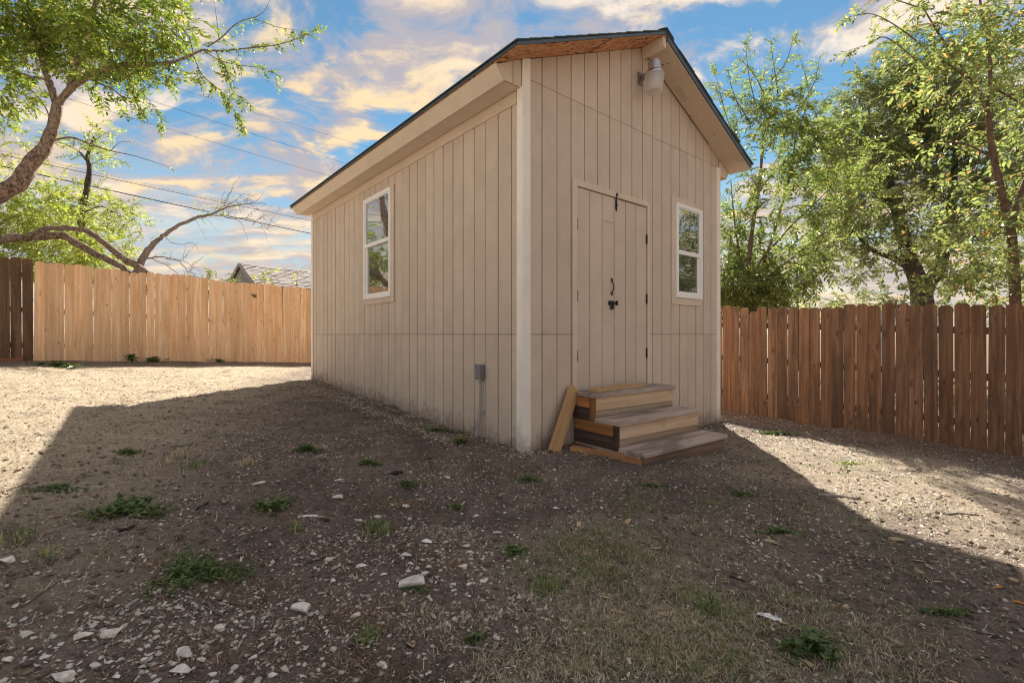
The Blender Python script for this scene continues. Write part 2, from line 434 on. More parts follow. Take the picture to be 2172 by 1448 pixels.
M['bark_dark'] = bark_mat('bark_dark', (0.035, 0.027, 0.024), (0.13, 0.10, 0.085))
M['bark_grey'] = bark_mat('bark_grey_dead', (0.15, 0.125, 0.115), (0.36, 0.31, 0.29))
M['bark_red'] = bark_mat('bark_reddish', (0.10, 0.062, 0.045), (0.27, 0.17, 0.125))

def ground_mat():
    m, t, b = new_mat('bare_soil_and_straw')
    geo = t.node('ShaderNodeNewGeometry'); p = geo.outputs['Position']
    x, y, z = t.sep(p)
    n0 = t.noise(p, 0.75, 4, 0.6); n1 = t.noise(p, 3.2, 6, 0.65); n2 = t.noise(p, 26, 6, 0.7); n3 = t.noise(p, 95, 5, 0.75)
    soil = t.mix(t.smooth(n1, 0.3, 0.72), (0.130, 0.102, 0.088), (0.250, 0.200, 0.172))
    soil = t.mix(t.math('MULTIPLY', t.smooth(n2, 0.42, 0.72), 0.6), soil, (0.40, 0.315, 0.25))
    soil = t.mix(t.math('MULTIPLY', t.smooth(n2, 0.46, 0.25), 0.75), soil, (0.075, 0.050, 0.038))
    soil = t.mix(t.smooth(n3, 0.60, 0.68), soil, (0.62, 0.54, 0.46))
    soil = t.mix(t.smooth(n3, 0.43, 0.32), soil, (0.045, 0.035, 0.030))
    soil = t.mix(t.math('MULTIPLY', t.smooth(n0, 0.52, 0.36), 0.45), soil, (0.085, 0.064, 0.054))
    straw = t.mix(t.smooth(n2, 0.3, 0.7), (0.40, 0.315, 0.225), (0.66, 0.56, 0.43))
    straw = t.mix(t.smooth(n3, 0.42, 0.30), straw, (0.16, 0.115, 0.08))
    xx = t.math('ADD', x, t.math('MULTIPLY', t.math('SUBTRACT', n0, 0.5), 3.0))
    mleft = t.smooth(t.math('ADD', xx, t.math('MULTIPLY', y, 0.30)), -0.55, -2.6)
    dx = t.math('SUBTRACT', xx, 3.6); dy = t.math('SUBTRACT', y, 4.2)
    rr = t.math('ADD', t.math('MULTIPLY', dx, dx), t.math('MULTIPLY', t.math('MULTIPLY', dy, dy), 0.6))
    mright = t.math('MULTIPLY', t.smooth(rr, 3.2, 0.6), 0.62)
    # dry turf patch in front of the steps
    ex = t.math('SUBTRACT', xx, 0.75); ey = t.math('SUBTRACT', y, 2.15)
    r2 = t.math('ADD', t.math('MULTIPLY', ex, ex), t.math('MULTIPLY', ey, ey))
    mmid = t.math('MULTIPLY', t.smooth(r2, 1.3, 0.2), 0.22)
    mk = t.math('MAXIMUM', t.math('MAXIMUM', mleft, mright), mmid)
    mk = t.math('MULTIPLY', mk, t.smooth(n1, 0.22, 0.50))
    # straw left out in a strip under the left fence, plain soil shows
    bb = t.math('ADD', t.math('MULTIPLY', t.math('SUBTRACT', x, 0.104), -0.643), t.math('MULTIPLY', t.math('SUBTRACT', y, 4.346), 0.766))
    strip = t.smooth(t.math('ADD', bb, t.math('MULTIPLY', n1, 0.6)), 8.75, 9.25)
    mk = t.math('MULTIPLY', mk, t.math('SUBTRACT', 1.0, strip))
    c = t.mix(mk, soil, straw)
    # reddish soil under the right fence
    aa = t.math('ADD', t.math('MULTIPLY', t.math('SUBTRACT', x, 0.104), 0.766), t.math('MULTIPLY', t.math('SUBTRACT', y, 4.346), 0.643))
    c = t.mix(t.math('MULTIPLY', t.smooth(t.math('ADD', aa, n1), 4.4, 5.4), 0.5), c, (0.26, 0.165, 0.11))
    t.l.new(c, b.inputs['Base Color']); b.inputs['Roughness'].default_value = 0.95; b.inputs['Specular IOR Level'].default_value = 0.1
    hh = t.math('ADD', t.math('ADD', t.math('MULTIPLY', n2, 0.6), t.math('MULTIPLY', n3, 0.22)), t.math('MULTIPLY', n1, 0.6))
    bp = t.node('ShaderNodeBump', {'Strength': 1.0, 'Distance': 0.05, 'Height': hh}); t.l.new(bp.outputs[0], b.inputs['Normal'])
    return m
M['ground'] = ground_mat()

def stone_mat():
    m, t, b = new_mat('pale_limestone')
    tc = t.node('ShaderNodeTexCoord'); oi = t.node('ShaderNodeObjectInfo'); geo = t.node('ShaderNodeNewGeometry')
    n = t.noise(geo.outputs['Position'], 28, 6, 0.65)
    c = t.mix(t.smooth(n, 0.3, 0.7), (0.58, 0.52, 0.45), (0.92, 0.88, 0.81))
    r = t.math('ADD', 0.62, t.math('MULTIPLY', t.math('ADD', geo.outputs['Random Per Island'], oi.outputs['Random']), 0.28))
    c = t.mix(1.0, c, t.comb(r, r, r), 'MULTIPLY')
    t.l.new(c, b.inputs['Base Color']); b.inputs['Roughness'].default_value = 0.9
    bp = t.node('ShaderNodeBump', {'Strength': 0.6, 'Distance': 0.01, 'Height': n}); t.l.new(bp.outputs[0], b.inputs['Normal'])
    return m
M['stone'] = stone_mat()
M['clod'] = plain_mat('soil_clod', (0.15, 0.115, 0.096), 0.95, var=0.4, scale=20, spec=0.1)
M['char'] = plain_mat('charred_wood', (0.018, 0.014, 0.013), 0.8, var=0.5, scale=20)
M['twig'] = bark_mat('twig_bark', (0.14, 0.11, 0.095), (0.34, 0.28, 0.24), 3.0)
M['paletwig'] = bark_mat('pale_twig_bark', (0.42, 0.36, 0.30), (0.66, 0.60, 0.52), 3.0)

# ------------------------------------------------------------------ ground (one sheet to the horizon)
def axis_pts(lo, hi, step, far):
    core = list(np.arange(lo, hi + 1e-6, step)); s = step; out = []
    p = hi
    while p < far: s *= 1.16; p += s; out.append(p)
    s = step; p = lo; pre = []
    while p > -far: s *= 1.16; p -= s; pre.append(p)
    return np.array(pre[::-1] + core + out)
gxs = axis_pts(-6.0, 6.5, 0.045, 900); gys = axis_pts(0.6, 9.0, 0.045, 900)
GX, GY = np.meshgrid(gxs, gys)
GZ = gz(GX, GY)
nx, ny = len(gxs), len(gys)
idx = np.arange(nx * ny).reshape(ny, nx)
fq = np.stack([idx[:-1, :-1], idx[:-1, 1:], idx[1:, 1:], idx[1:, :-1]], -1).reshape(-1, 4)
g_o = mesh_obj('ground', np_mesh('ground', np.stack([GX, GY, GZ], -1).reshape(-1, 3), fq, smooth=True), M['ground'])
tag(g_o, kind='structure')

# ------------------------------------------------------------------ shed
SL = 0.449; ZE = 3.50; OV = 0.33; GF = 0.30; GB = 0.17; ZS = 1.08; ZS2 = 3.448
RIDGE = W / 2
def roof_top(a): return ZE + SL * (OV + (a if a <= RIDGE else W - a))
shed = thing('garden_shed', 'tall tan wooden shed with gable roof, double door and two white windows', 'shed', (C0[0], C0[1], 0), THETA)
fn_front = lambda s, z, d: (s, d, z)          # outward is -y
fn_left = lambda s, z, d: (d, s, z)           # outward is -x
GAP = 0.0066
def shed_ground(a, b):
    p = S(a, b); return g1(p.x, p.y)
def clip_rects(s0, s1, z0, z1, holes):
    out = [(s0, s1, z0, z1)]
    for (h0, h1, k0, k1) in holes:
        nxt = []
        for (a0, a1, b0, b1) in out:
            if a1 <= h0 or a0 >= h1 or b1 <= k0 or b0 >= k1: nxt.append((a0, a1, b0, b1)); continue
            if a0 < h0: nxt.append((a0, h0, b0, b1))
            if a1 > h1: nxt.append((h1, a1, b0, b1))
            m0, m1 = max(a0, h0), min(a1, h1)
            if b0 < k0: nxt.append((m0, m1, b0, k0))
            if b1 > k1: nxt.append((m0, m1, k1, b1))
        out = nxt
    return [r for r in out if r[1] - r[0] > 0.012 and r[3] - r[2] > 0.012]
# openings (along wall, height)
DOOR = (0.716, 1.941, 0.500, 2.586)
WINF = (2.556, 3.196, 1.55, 2.748)
WINL = (2.692, 3.586, 1.595, 3.078)

# front wall: backing with groove shade painted in, siding boards over it
wf = MB()
top = lambda a: roof_top(a) - 0.045
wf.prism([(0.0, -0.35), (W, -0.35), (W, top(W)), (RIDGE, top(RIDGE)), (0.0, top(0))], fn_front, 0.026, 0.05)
wall_f = wf.build('wall', M['groove_shade'], shed)
edges = [0.0] + [0.034 + 0.203 * i for i in range(1, 19) if 0.034 + 0.203 * i < W - 0.02] + [W]
for i in range(len(edges) - 1):
    s0, s1 = edges[i] + GAP, edges[i + 1] - GAP
    zb = min(shed_ground(s0, 0), shed_ground(s1, 0)) - 0.06
    dz = rng.uniform(-0.002, 0.002)
    for (r0, r1) in ((zb, ZS - 0.003), (ZS + 0.003, ZS2 - 0.0025)):
        for (a0, a1, b0, b1) in clip_rects(s0, s1, r0, r1, [DOOR, WINF]):
            MB().prism([(a0, b0), (a1, b0), (a1, b1), (a0, b1)], fn_front, 0.0 + dz, 0.016).build('siding_board', M['siding'], wall_f)
    pts = [(s0, ZS2 + 0.0025), (s1, ZS2 + 0.0025), (s1, top(s1))]
    if s0 < RIDGE < s1: pts.append((RIDGE, top(RIDGE)))
    pts.append((s0, top(s0)))
    MB().prism(pts, fn_front, 0.0 + dz, 0.016).build('siding_board', M['siding'], wall_f)
# left wall
ZTL = 3.36
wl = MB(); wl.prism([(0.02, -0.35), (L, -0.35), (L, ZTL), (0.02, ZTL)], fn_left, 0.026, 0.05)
wall_l = wl.build('wall', M['groove_shade'], shed)
edges = [0.02] + [0.17 + 0.203 * i for i in range(0, 40) if 0.17 + 0.203 * i < L - 0.03] + [L]
for i in range(len(edges) - 1):
    s0, s1 = edges[i] + GAP, edges[i + 1] - GAP
    zb = min(shed_ground(0, s0), shed_ground(0, s1)) - 0.06
    dz = rng.uniform(-0.002, 0.002)
    for (r0, r1) in ((zb, ZS - 0.003), (ZS + 0.003, ZTL)):
        for (a0, a1, b0, b1) in clip_rects(s0, s1, r0, r1, [WINL]):
            MB().prism([(a0, b0), (a1, b0), (a1, b1), (a0, b1)], fn_left, 0.0 + dz, 0.016).build('siding_board', M['siding'], wall_l)
# right and back walls (plain panels, hardly in view)
wr = MB(); wr.box((W - 0.05, 0.0505, -0.45), (W, L - 0.0505, ZTL)); wr.build('wall', M['siding'], shed)
wb = MB(); wb.prism([(0.0, -0.35), (W, -0.35), (W, top(W)), (RIDGE, top(RIDGE)), (0.0, top(0))], lambda s, z, d: (s, L + d, z), -0.05, 0.0)
wb.build('wall', M['siding'], shed)
# frieze strip under the left eave
MB().box((-0.012, 0.085, 3.235), (-0.002, L - 0.002, 3.352)).build('frieze', M['trimtan'], shed)
# corner boards
zc = shed_ground(0, 0) - 0.05
MB().prism([(-0.0225, zc), (0.074, zc), (0.070, top(0.07) + 0.002), (-0.0225, top(-0.0225) + 0.002)], fn_front, -0.0205, -0.003).build('corner_board', M['cream'], shed)
MB().prism([(-0.001, zc), (0.075, zc), (0.066, ZTL - 0.005), (-0.001, ZTL - 0.005)], fn_left, -0.0205, -0.003).build('corner_board', M['cream'], shed)
zc = shed_ground(W, 0) - 0.05
MB().prism([(W - 0.07, zc), (W + 0.02, zc), (W + 0.02, 3.44), (W - 0.07, 3.44)], fn_front, -0.0205, -0.003).build('corner_board', M['cream'], shed)
MB().box((W + 0.002, -0.002, zc), (W + 0.02, 0.07, 3.36)).build('corner_board', M['cream'], shed)
zc = shed_ground(0, L) - 0.05
MB().box((-0.0205, L - 0.065, zc), (-0.003, L + 0.02, ZTL - 0.005)).build('corner_board', M['cream'], shed)

# roof
roof = bpy.data.objects.new('roof', None); link(roof, shed)
B0, B1 = -GF, L + GB
def slope_panel(mb, side, a0, a1, t0, t1, b0, b1):
    """slab parallel to a roof slope: offsets t0..t1 measured down from roof top"""
    pts = [(a0, roof_top(a0) - t0 if side < 0 else roof_top_r(a0) - t0), (a1, (roof_top(a1) if side < 0 else roof_top_r(a1)) - t0),
           (a1, (roof_top(a1) if side < 0 else roof_top_r(a1)) - t1), (a0, (roof_top(a0) if side < 0 else roof_top_r(a0)) - t1)]
    mb.prism(pts, lambda s, z, d: (s, d, z), b0, b1)
def roof_top(a): return ZE + SL * (OV + min(a, RIDGE)) if a <= RIDGE else ZE + SL * (OV + W - a)
roof_top_r = roof_top
mb = MB(); slope_panel(mb, -1, -OV, RIDGE - 0.001, 0.022, 0.040, B0, B1); mb.build('roof_deck', M['osb'], roof)
mb = MB(); slope_panel(mb, 1, RIDGE + 0.001, W + OV, 0.022, 0.040, B0, B1); mb.build('roof_deck', M['osb'], roof)
# seams in the strand board are thin steel clips
for aa in (0.88, ):
    mb = MB(); slope_panel(mb, -1, aa, aa + 0.008, 0.0405, 0.046, B0 + 0.01, -0.022); mb.build('panel_clip', M['drip'], roof)
# drip edges
for a0, a1 in ((-OV - 0.012, RIDGE), (RIDGE, W + OV + 0.012)):
    mb = MB(); slope_panel(mb, -1, a0, a1, 0.004, 0.034, B0 - 0.016, B0 - 0.002); mb.build('drip_edge', M['drip'], roof)
    mb = MB(); slope_panel(mb, -1, a0, a1, 0.004, 0.052, B1 + 0.002, B1 + 0.016); mb.build('drip_edge', M['drip'], roof)
for a0, a1 in ((-OV - 0.018, -OV - 0.002), (W + OV + 0.002, W + OV + 0.018)):
    mb = MB(); slope_panel(mb, -1, a0, a1, 0.004, 0.030, B0, B1); mb.build('drip_edge', M['drip'], roof)
# shingle courses: each a slightly tilted strip lapped over the next lower one
nco = 15; stepa = (RIDGE + OV + 0.03) / nco
for side in (0, 1):
    for i in range(nco):
        a0 = -OV - 0.035 + i * stepa; a1 = a0 + stepa * 1.25
        a1 = min(a1, RIDGE - 0.002)
        h = lambda a: ZE + SL * (OV + a)
        pts = [(a0, h(a0) + 0.002), (a0, h(a0) + 0.013), (a1, h(a1) + 0.005), (a1, h(a1) - 0.003)]
        if side: pts = [(W - p[0], p[1]) for p in pts]
        MB().prism(pts, lambda s, z, d: (s, d, z), B0 - 0.03 + rng.uniform(-.006, .006), B1 + 0.03).build('shingle_course', M['shingle'], roof)
zr = roof_top(RIDGE)
nb = 30
for i in range(nb):
    b0 = B0 - 0.035 + i * (B1 - B0 + 0.06) / nb; b1 = b0 + (B1 - B0 + 0.06) / nb * 1.2
    MB().prism([(RIDGE - 0.14, zr - 0.14 * SL + 0.016), (RIDGE, zr + 0.022), (RIDGE + 0.14, zr - 0.14 * SL + 0.016), (RIDGE + 0.14, zr - 0.14 * SL + 0.024), (RIDGE, zr + 0.032), (RIDGE - 0.14, zr - 0.14 * SL + 0.024)],
               lambda s, z, d: (s, d, z), b0, b1).build('ridge_cap', M['shingle'], roof)
# left eave box: fascia, soffit, end panels
MB().prism([(-OV + 0.003, ZE - 0.043), (-OV + 0.023, ZE - 0.036), (-0.218, 3.338), (-0.238, 3.331)], lambda s, z, d: (s, d, z), 0.0, B1 - 0.02).build('fascia', M['fascia'], shed)
MB().box((-0.217, 0.03, 3.348), (-0.0215, B1 - 0.04, 3.360)).build('soffit', M['trimtan'], shed)
e = 0.042
MB().prism([(-0.302, ZE - 0.046), (-0.218, 3.345), (-0.128, 3.345), (-0.128, roof_top(-0.128) - e)], fn_front, 0.0, 0.018).build('end_panel', M['fascia'], shed)
MB().prism([(-0.120, 3.345), (-0.026, 3.345), (-0.026, roof_top(-0.026) - e), (-0.120, roof_top(-0.120) - e)], fn_front, 0.0, 0.018).build('end_panel', M['fascia'], shed)
# right eave box
MB().prism([(W + OV - 0.003, ZE - 0.043), (W + OV - 0.023, ZE - 0.036), (W + 0.218, 3.338), (W + 0.238, 3.331)], lambda s, z, d: (s, d, z), 0.0, B1 - 0.02).build('fascia', M['fascia'], shed)
MB().box((W + 0.022, 0.03, 3.348), (W + 0.217, B1 - 0.04, 3.360)).build('soffit', M['osb'], shed)
MB().prism([(W + 0.302, ZE - 0.046), (W + 0.218, 3.345), (W + 0.026, 3.345), (W + 0.026, roof_top(W + 0.026) - e)], fn_front, 0.0, 0.018).build('end_panel', M['fascia'], shed)
# boxed rake on the right front slope: sloping soffit in three lengths, closing board near the ridge
cuts = [RIDGE + 0.05, RIDGE + 0.50, RIDGE + 1.55, W + OV - 0.005]
for i in range(3):
    mb = MB(); slope_panel(mb, 1, cuts[i] + 0.002, cuts[i + 1] - 0.002, 0.076, 0.086, B0 - 0.004, -0.024 if i < 2 else -0.004); mb.build('rake_soffit', M['soffit'], shed)
mb = MB(); slope_panel(mb, 1, RIDGE - 0.010, RIDGE + 0.045, 0.042, 0.150, B0 + 0.010, -0.004); mb.build('rake_block', M['fascia'], shed)
mb = MB(); slope_panel(mb, 1, RIDGE + 0.046, W + OV, 0.035, 0.070, B0 - 0.016, B0 - 0.0045); mb.build('drip_edge', M['drip'], roof)
for i in range(4):
    mb = MB(); slope_panel(mb, 1, RIDGE + 0.56, RIDGE + 0.80 + 0.03 * (i % 2), 0.0865, 0.088, -0.070 - i * 0.020, -0.067 - i * 0.020); mb.build('vent_slot', M['boxgrey'], shed)

# double door
d0, d1, dz0, dz1 = DOOR
mid = 1.3276
MB().box((d0 + 0.002, 0.023, dz0 - 0.02), (d1 - 0.002, 0.055, dz1)).build('door_jamb', M['groove_shade'], shed)
for k, (l0, l1) in enumerate(((d0 + 0.007, mid - 0.006), (mid + 0.006, d1 - 0.013))):
    leaf = MB().box((l0, 0.012, dz0 + 0.01), (l1, 0.022, dz1 - 0.012)).build('door', M['groove_shade'], shed)
    wdt = (l1 - l0) / 3
    for i in range(3):
        x0 = l0 + i * wdt + (0 if i == 0 else 0.0055); x1 = l0 + (i + 1) * wdt - (0 if i == 2 else 0.0055)
        if k == 0 and i == 2:
            MB().box((x0, -0.004, dz0 + 0.005), (x1, 0.012, 2.30)).build('door_board', M['door'], leaf)
            MB().box((x0, -0.004, 2.304), (x1, 0.012, dz1 - 0.008)).build('door_board', M['door'], leaf)
        else:
            MB().box((x0, -0.004, dz0 + 0.005), (x1, 0.012, dz1 - 0.008 - 0.004 * k)).build('door_board', M['door'], leaf)
    hx = l0 - 0.004 if k == 0 else l1 + 0.004
    for hz_ in (2.20, 1.50, 0.86):
        if k == 0 and abs(hz_ - 1.5) < .01: hz_ = 1.47
        mb = MB().box((hx - 0.011, -0.014, hz_ - 0.055), (hx + 0.011, -0.007, hz_ + 0.055)); mb.tube([(hx, -0.016, hz_ - 0.058), (hx, -0.016, hz_ + 0.058)], 0.006, 6)
        mb.build('hinge', M['black'], leaf)
    for q in range(9):   # nail heads
        zq = dz0 + 0.15 + q * 0.21; xq = (l0 + 0.02) if k == 0 else (l0 + 0.025)
        MB().box((xq - 0.003, -0.0075, zq - 0.003), (xq + 0.003, -0.0055, zq + 0.003)).build('nail_head', M['black'], leaf)
    if k == 0:
        hxc = mid - 0.045
        mb = MB()
        arc = [(hxc, -0.008 - 0.028 * math.sin(math.pi * i / 10), 1.60 - 0.13 * (i / 10 - 0.5)) for i in range(11)]
        mb.tube(arc, [0.005 + 0.002 * math.sin(math.pi * i / 10) for i in range(11)], 8)
        for zz in (1.675, 1.525): mb.box((hxc - 0.016, -0.0105, zz - 0.018), (hxc + 0.016, -0.0065, zz + 0.018))
        mb.build('handle', M['black'], leaf)
        mb = MB().box((mid - 0.10, -0.012, 1.395), (mid - 0.012, -0.0065, 1.445)); mb.tube([(mid - 0.115, -0.020, 1.425), (mid + 0.035, -0.020, 1.425)], 0.007, 8)
        mb.box((mid - 0.085, -0.024, 1.405), (mid - 0.06, -0.012, 1.445)); mb.box((mid - 0.04, -0.024, 1.405), (mid - 0.02, -0.012, 1.445))
        mb.build('slide_bolt', M['black'], leaf)
        mb = MB().box((mid - 0.075, -0.032, 1.352), (mid - 0.030, -0.014, 1.393)); mb.tube([(mid - 0.066, -0.023, 1.393), (mid - 0.066, -0.023, 1.41), (mid - 0.0525, -0.023, 1.418), (mid - 0.039, -0.023, 1.41), (mid - 0.039, -0.023, 1.393)], 0.0035, 6)
        mb.build('padlock', M['black'], leaf)
    else:
        mb = MB().box((mid + 0.022, -0.026, 1.40), (mid + 0.042, -0.0065, 1.45)); mb.build('bolt_catch', M['black'], leaf)
        mb = MB().box((mid + 0.017, -0.011, dz1 - 0.13), (mid + 0.037, -0.0065, dz1 - 0.02)); mb.tube([(mid + 0.027, -0.018, dz1 - 0.15), (mid + 0.027, -0.018, dz1 + 0.04)], 0.0055, 8); mb.box((mid + 0.027, -0.022, dz1 - 0.09), (mid + 0.05, -0.014, dz1 - 0.075))
        mb.build('slide_bolt', M['black'], leaf)
MB().box((mid + 0.017, -0.030, dz1 + 0.014), (mid + 0.037, -0.0195, dz1 + 0.045)).build('bolt_catch', M['black'], shed)
tw = 0.066
MB().prism([(d0 - tw, 0.84), (d0 - 0.001, 0.84), (d0 - 0.001, dz1 + 0.001), (d0 - tw, dz1 + tw)], fn_front, -0.019, -0.003).build('door_trim', M['trimtan'], shed)
MB().prism([(d0 - tw, 0.50), (d0 - 0.001, 0.50), (d0 - 0.001, 0.836), (d0 - tw, 0.836)], fn_front, -0.018, -0.003).build('door_trim', M['trimtan'], shed)
MB().prism([(d1 + 0.001, 0.50), (d1 + tw * 0.75, 0.50), (d1 + tw * 0.75, dz1 + tw * 0.75), (d1 + 0.001, dz1 + 0.001)], fn_front, -0.019, -0.003).build('door_trim', M['trimtan'], shed)
MB().prism([(d0 - 0.001, dz1 + 0.002), (d1 + 0.001, dz1 + 0.002), (d1 + tw * 0.75, dz1 + tw), (d0 - tw, dz1 + tw + 0.001)], fn_front, -0.0185, -0.003).build('door_trim', M['trimtan'], shed)

# windows: single hung, white vinyl
def window(name_label, fn, s0, s1, z0, z1, rail, flip, tl, tr, tt, tb, lower_glass):
    win = bpy.data.objects.new('window', None); link(win, shed); win['label'] = name_label
    f = 0.046
    def bar(nm, a0, a1, b0, b1, q0, q1, mat=M['vinyl'], bv=0.0): return MB().prism([(a0, b0), (a1, b0), (a1, b1), (a0, b1)], fn, q0, q1).build(nm, mat, win, bv)
    out = -0.034
    bar('frame', s0, s0 + f, z0, z1, out, 0.015); bar('frame', s1 - f, s1, z0, z1, out, 0.015)
    bar('frame', s0 + f, s1 - f, z1 - f, z1, out + 0.001, 0.015); bar('frame', s0 + f, s1 - f, z0, z0 + f, out + 0.001, 0.015)
    bar('meeting_rail', s0 + f, s1 - f, rail - 0.026, rail + 0.026, out + 0.006, 0.014)
    g0, g1_ = s0 + f, s1 - f
    # upper sash (outer)
    q = 0.016
    bar('upper_sash', g0, g0 + q, rail + 0.022, z1 - f, -0.020, 0.006); bar('upper_sash', g1_ - q, g1_, rail + 0.022, z1 - f, -0.020, 0.006); bar('upper_sash', g0 + q, g1_ - q, z1 - f - q, z1 - f, -0.019, 0.006)
    bar('pane', g0 + q, g1_ - q, rail + 0.02, z1 - f - q, -0.010, -0.006, M['glass'])
    # lower sash set back
    q = 0.036
    bar('lower_sash', g0, g0 + q, z0 + f, rail - 0.022, -0.004, 0.0145); bar('lower_sash', g1_ - q, g1_, z0 + f, rail - 0.022, -0.004, 0.0145); bar('lower_sash', g0 + q, g1_ - q, z0 + f, z0 + f + q, -0.0035, 0.0145)
    bar('pane', g0 + q, g1_ - q, z0 + f + q, rail - 0.02, 0.004, 0.008, lower_glass)
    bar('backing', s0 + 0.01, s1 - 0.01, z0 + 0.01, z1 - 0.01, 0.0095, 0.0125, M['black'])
    # tan casing
    def cas(a0, a1, b0, b1, q0): MB().prism([(a0, b0), (a1, b0), (a1, b1), (a0, b1)], fn, q0, -0.0025).build('casing', M['trimtan'], win)
    cas(s0 - tl, s0 - 0.002, z0 - tb, z1 + tt, -0.016); cas(s1 + 0.002, s1 + tr, z0 - tb, z1 + tt, -0.016)
    cas(s0 - 0.0015, s1 + 0.0015, z1 + 0.002, z1 + tt, -0.0155); cas(s0 - 0.0015, s1 + 0.0015, z0 - tb, z0 - 0.002, -0.0155)
window('narrow front window', fn_front, *WINF, 2.13, 1, 0.085, 0.012, 0.075, 0.09, M['glass2'])
window('wide side window', fn_left, *WINL, 2.385, -1, 0.075, 0.02, 0.02, 0.075, M['glass'])

# ------------------------------------------------------------------ yard light on the gable
la, lb = 1.80, -0.20
p = S(la, lb)
lamp = thing('yard_light', 'round galvanised yard light with ribbed clear lens under the gable peak', 'lamp', (p.x, p.y, 3.81), THETA)
mb = MB(); mb.box((-0.035, 0.186, 0.17), (0.035, 0.1995, 0.31)); mb.tube([(0, 0.19, 0.24), (0, 0.12, 0.255), (0, 0.05, 0.26)], [0.022, 0.02, 0.02], 10); mb.box((-0.012, 0.05, 0.21), (0.012, 0.186, 0.235))
mb.build('bracket', M['darkmetal'] if 'darkmetal' in M else M['boxgrey'], lamp)
MB().lathe([(0.0, 0.372), (0.050, 0.370), (0.061, 0.360), (0.066, 0.345), (0.072, 0.262), (0.074, 0.252)], seg=32).build('housing', M['galv'], lamp)
m, t, b = new_mat('bright_steel'); b.inputs['Base Color'].default_value = (0.75, 0.75, 0.78, 1); b.inputs['Metallic'].default_value = 1; b.inputs['Roughness'].default_value = 0.18
t.l.new(t.mix(t.noise(t.node('ShaderNodeTexCoord').outputs['Object'], 25, 3), (0.6, 0.6, 0.64), (0.85, 0.85, 0.87)), b.inputs['Base Color']); M['steel'] = m
MB().lathe([(0.073, 0.254), (0.098, 0.235), (0.108, 0.212), (0.110, 0.205), (0.104, 0.206), (0.07, 0.245)], seg=32).build('reflector', M['steel'], lamp)
m, t, b = new_mat('ribbed_polycarbonate'); b.inputs['Base Color'].default_value = (1.0, 0.97, 0.92, 1); b.inputs['Roughness'].default_value = 0.3; b.inputs['Transmission Weight'].default_value = 0.4; b.inputs['IOR'].default_value = 1.3
tcx = t.node('ShaderNodeTexCoord'); xx, yy, zz = t.sep(tcx.outputs['Object']); ang = t.math('ARCTAN2', yy, xx)
rb = t.math('SINE', t.math('MULTIPLY', ang, 60.0)); bp = t.node('ShaderNodeBump', {'Strength': 0.3, 'Distance': 0.003, 'Height': rb})
tl = t.node('ShaderNodeBsdfTranslucent', {'Color': (0.97, 0.95, 0.92), 'Normal': bp.outputs[0]}); tp = t.node('ShaderNodeBsdfTransparent'); gs = t.node('ShaderNodeBsdfGlossy', {'Roughness': 0.15, 'Normal': bp.outputs[0]})
m1 = t.node('ShaderNodeMixShader', {0: 0.22, 1: tl.outputs[0], 2: tp.outputs[0]}); m2 = t.node('ShaderNodeMixShader', {0: 0.16, 1: m1.outputs[0], 2: gs.outputs[0]})
t.l.new(m2.outputs[0], t.n['Material Output'].inputs[0]); M['lens'] = m
MB().lathe([(0.108, 0.204), (0.112, 0.190), (0.108, 0.160), (0.092, 0.035), (0.089, 0.012), (0.084, 0.010), (0.088, 0.035), (0.104, 0.160), (0.107, 0.19)], seg=48).build('lens', M['lens'], lamp)
MB().lathe([(0.0, 0.225), (0.022, 0.22), (0.034, 0.19), (0.034, 0.12), (0.022, 0.085), (0.0, 0.075)], seg=16).build('bulb', M['vinyl'], lamp)

# ------------------------------------------------------------------ electrical box and conduit
gb = shed_ground(-0.05, 0.62)
p = S(0, 0.626)
eb = thing('electrical_box', 'small grey electrical box with conduit on the left wall of the shed', 'electrical box', (p.x, p.y, gb), THETA)
MB().box((-0.062, -0.040, 0.627 - gb), (-0.004, 0.040, 0.772 - gb)).build('box', M['boxgrey'], eb, 0.004)
MB().box((-0.067, -0.044, 0.622 - gb), (-0.0625, 0.044, 0.777 - gb)).build('cover', M['boxgrey'], eb, 0.002)
cz = 0.627 - gb
MB().tube([(-0.032, 0, cz), (-0.03, 0, cz - 0.16), (-0.03, 0.003, cz - 0.32), (-0.042, 0.008, cz - 0.45), (-0.062, 0.012, cz - 0.56), (-0.075, 0.014, -0.04)], 0.0125, 10).build('conduit', M['pvc'], eb)
MB().lathe([(0.016, 0), (0.019, 0.006), (0.019, 0.03), (0.016, 0.03)], (-0.032, 0, cz - 0.03), 12).build('connector', M['galv'], eb)
mb = MB(); mb.box((-0.046, -0.020, cz - 0.345), (-0.014, 0.024, cz - 0.329)); mb.box((-0.014, -0.040, cz - 0.345), (-0.0035, 0.04, cz - 0.329)); mb.build('strap', M['galv'], eb)

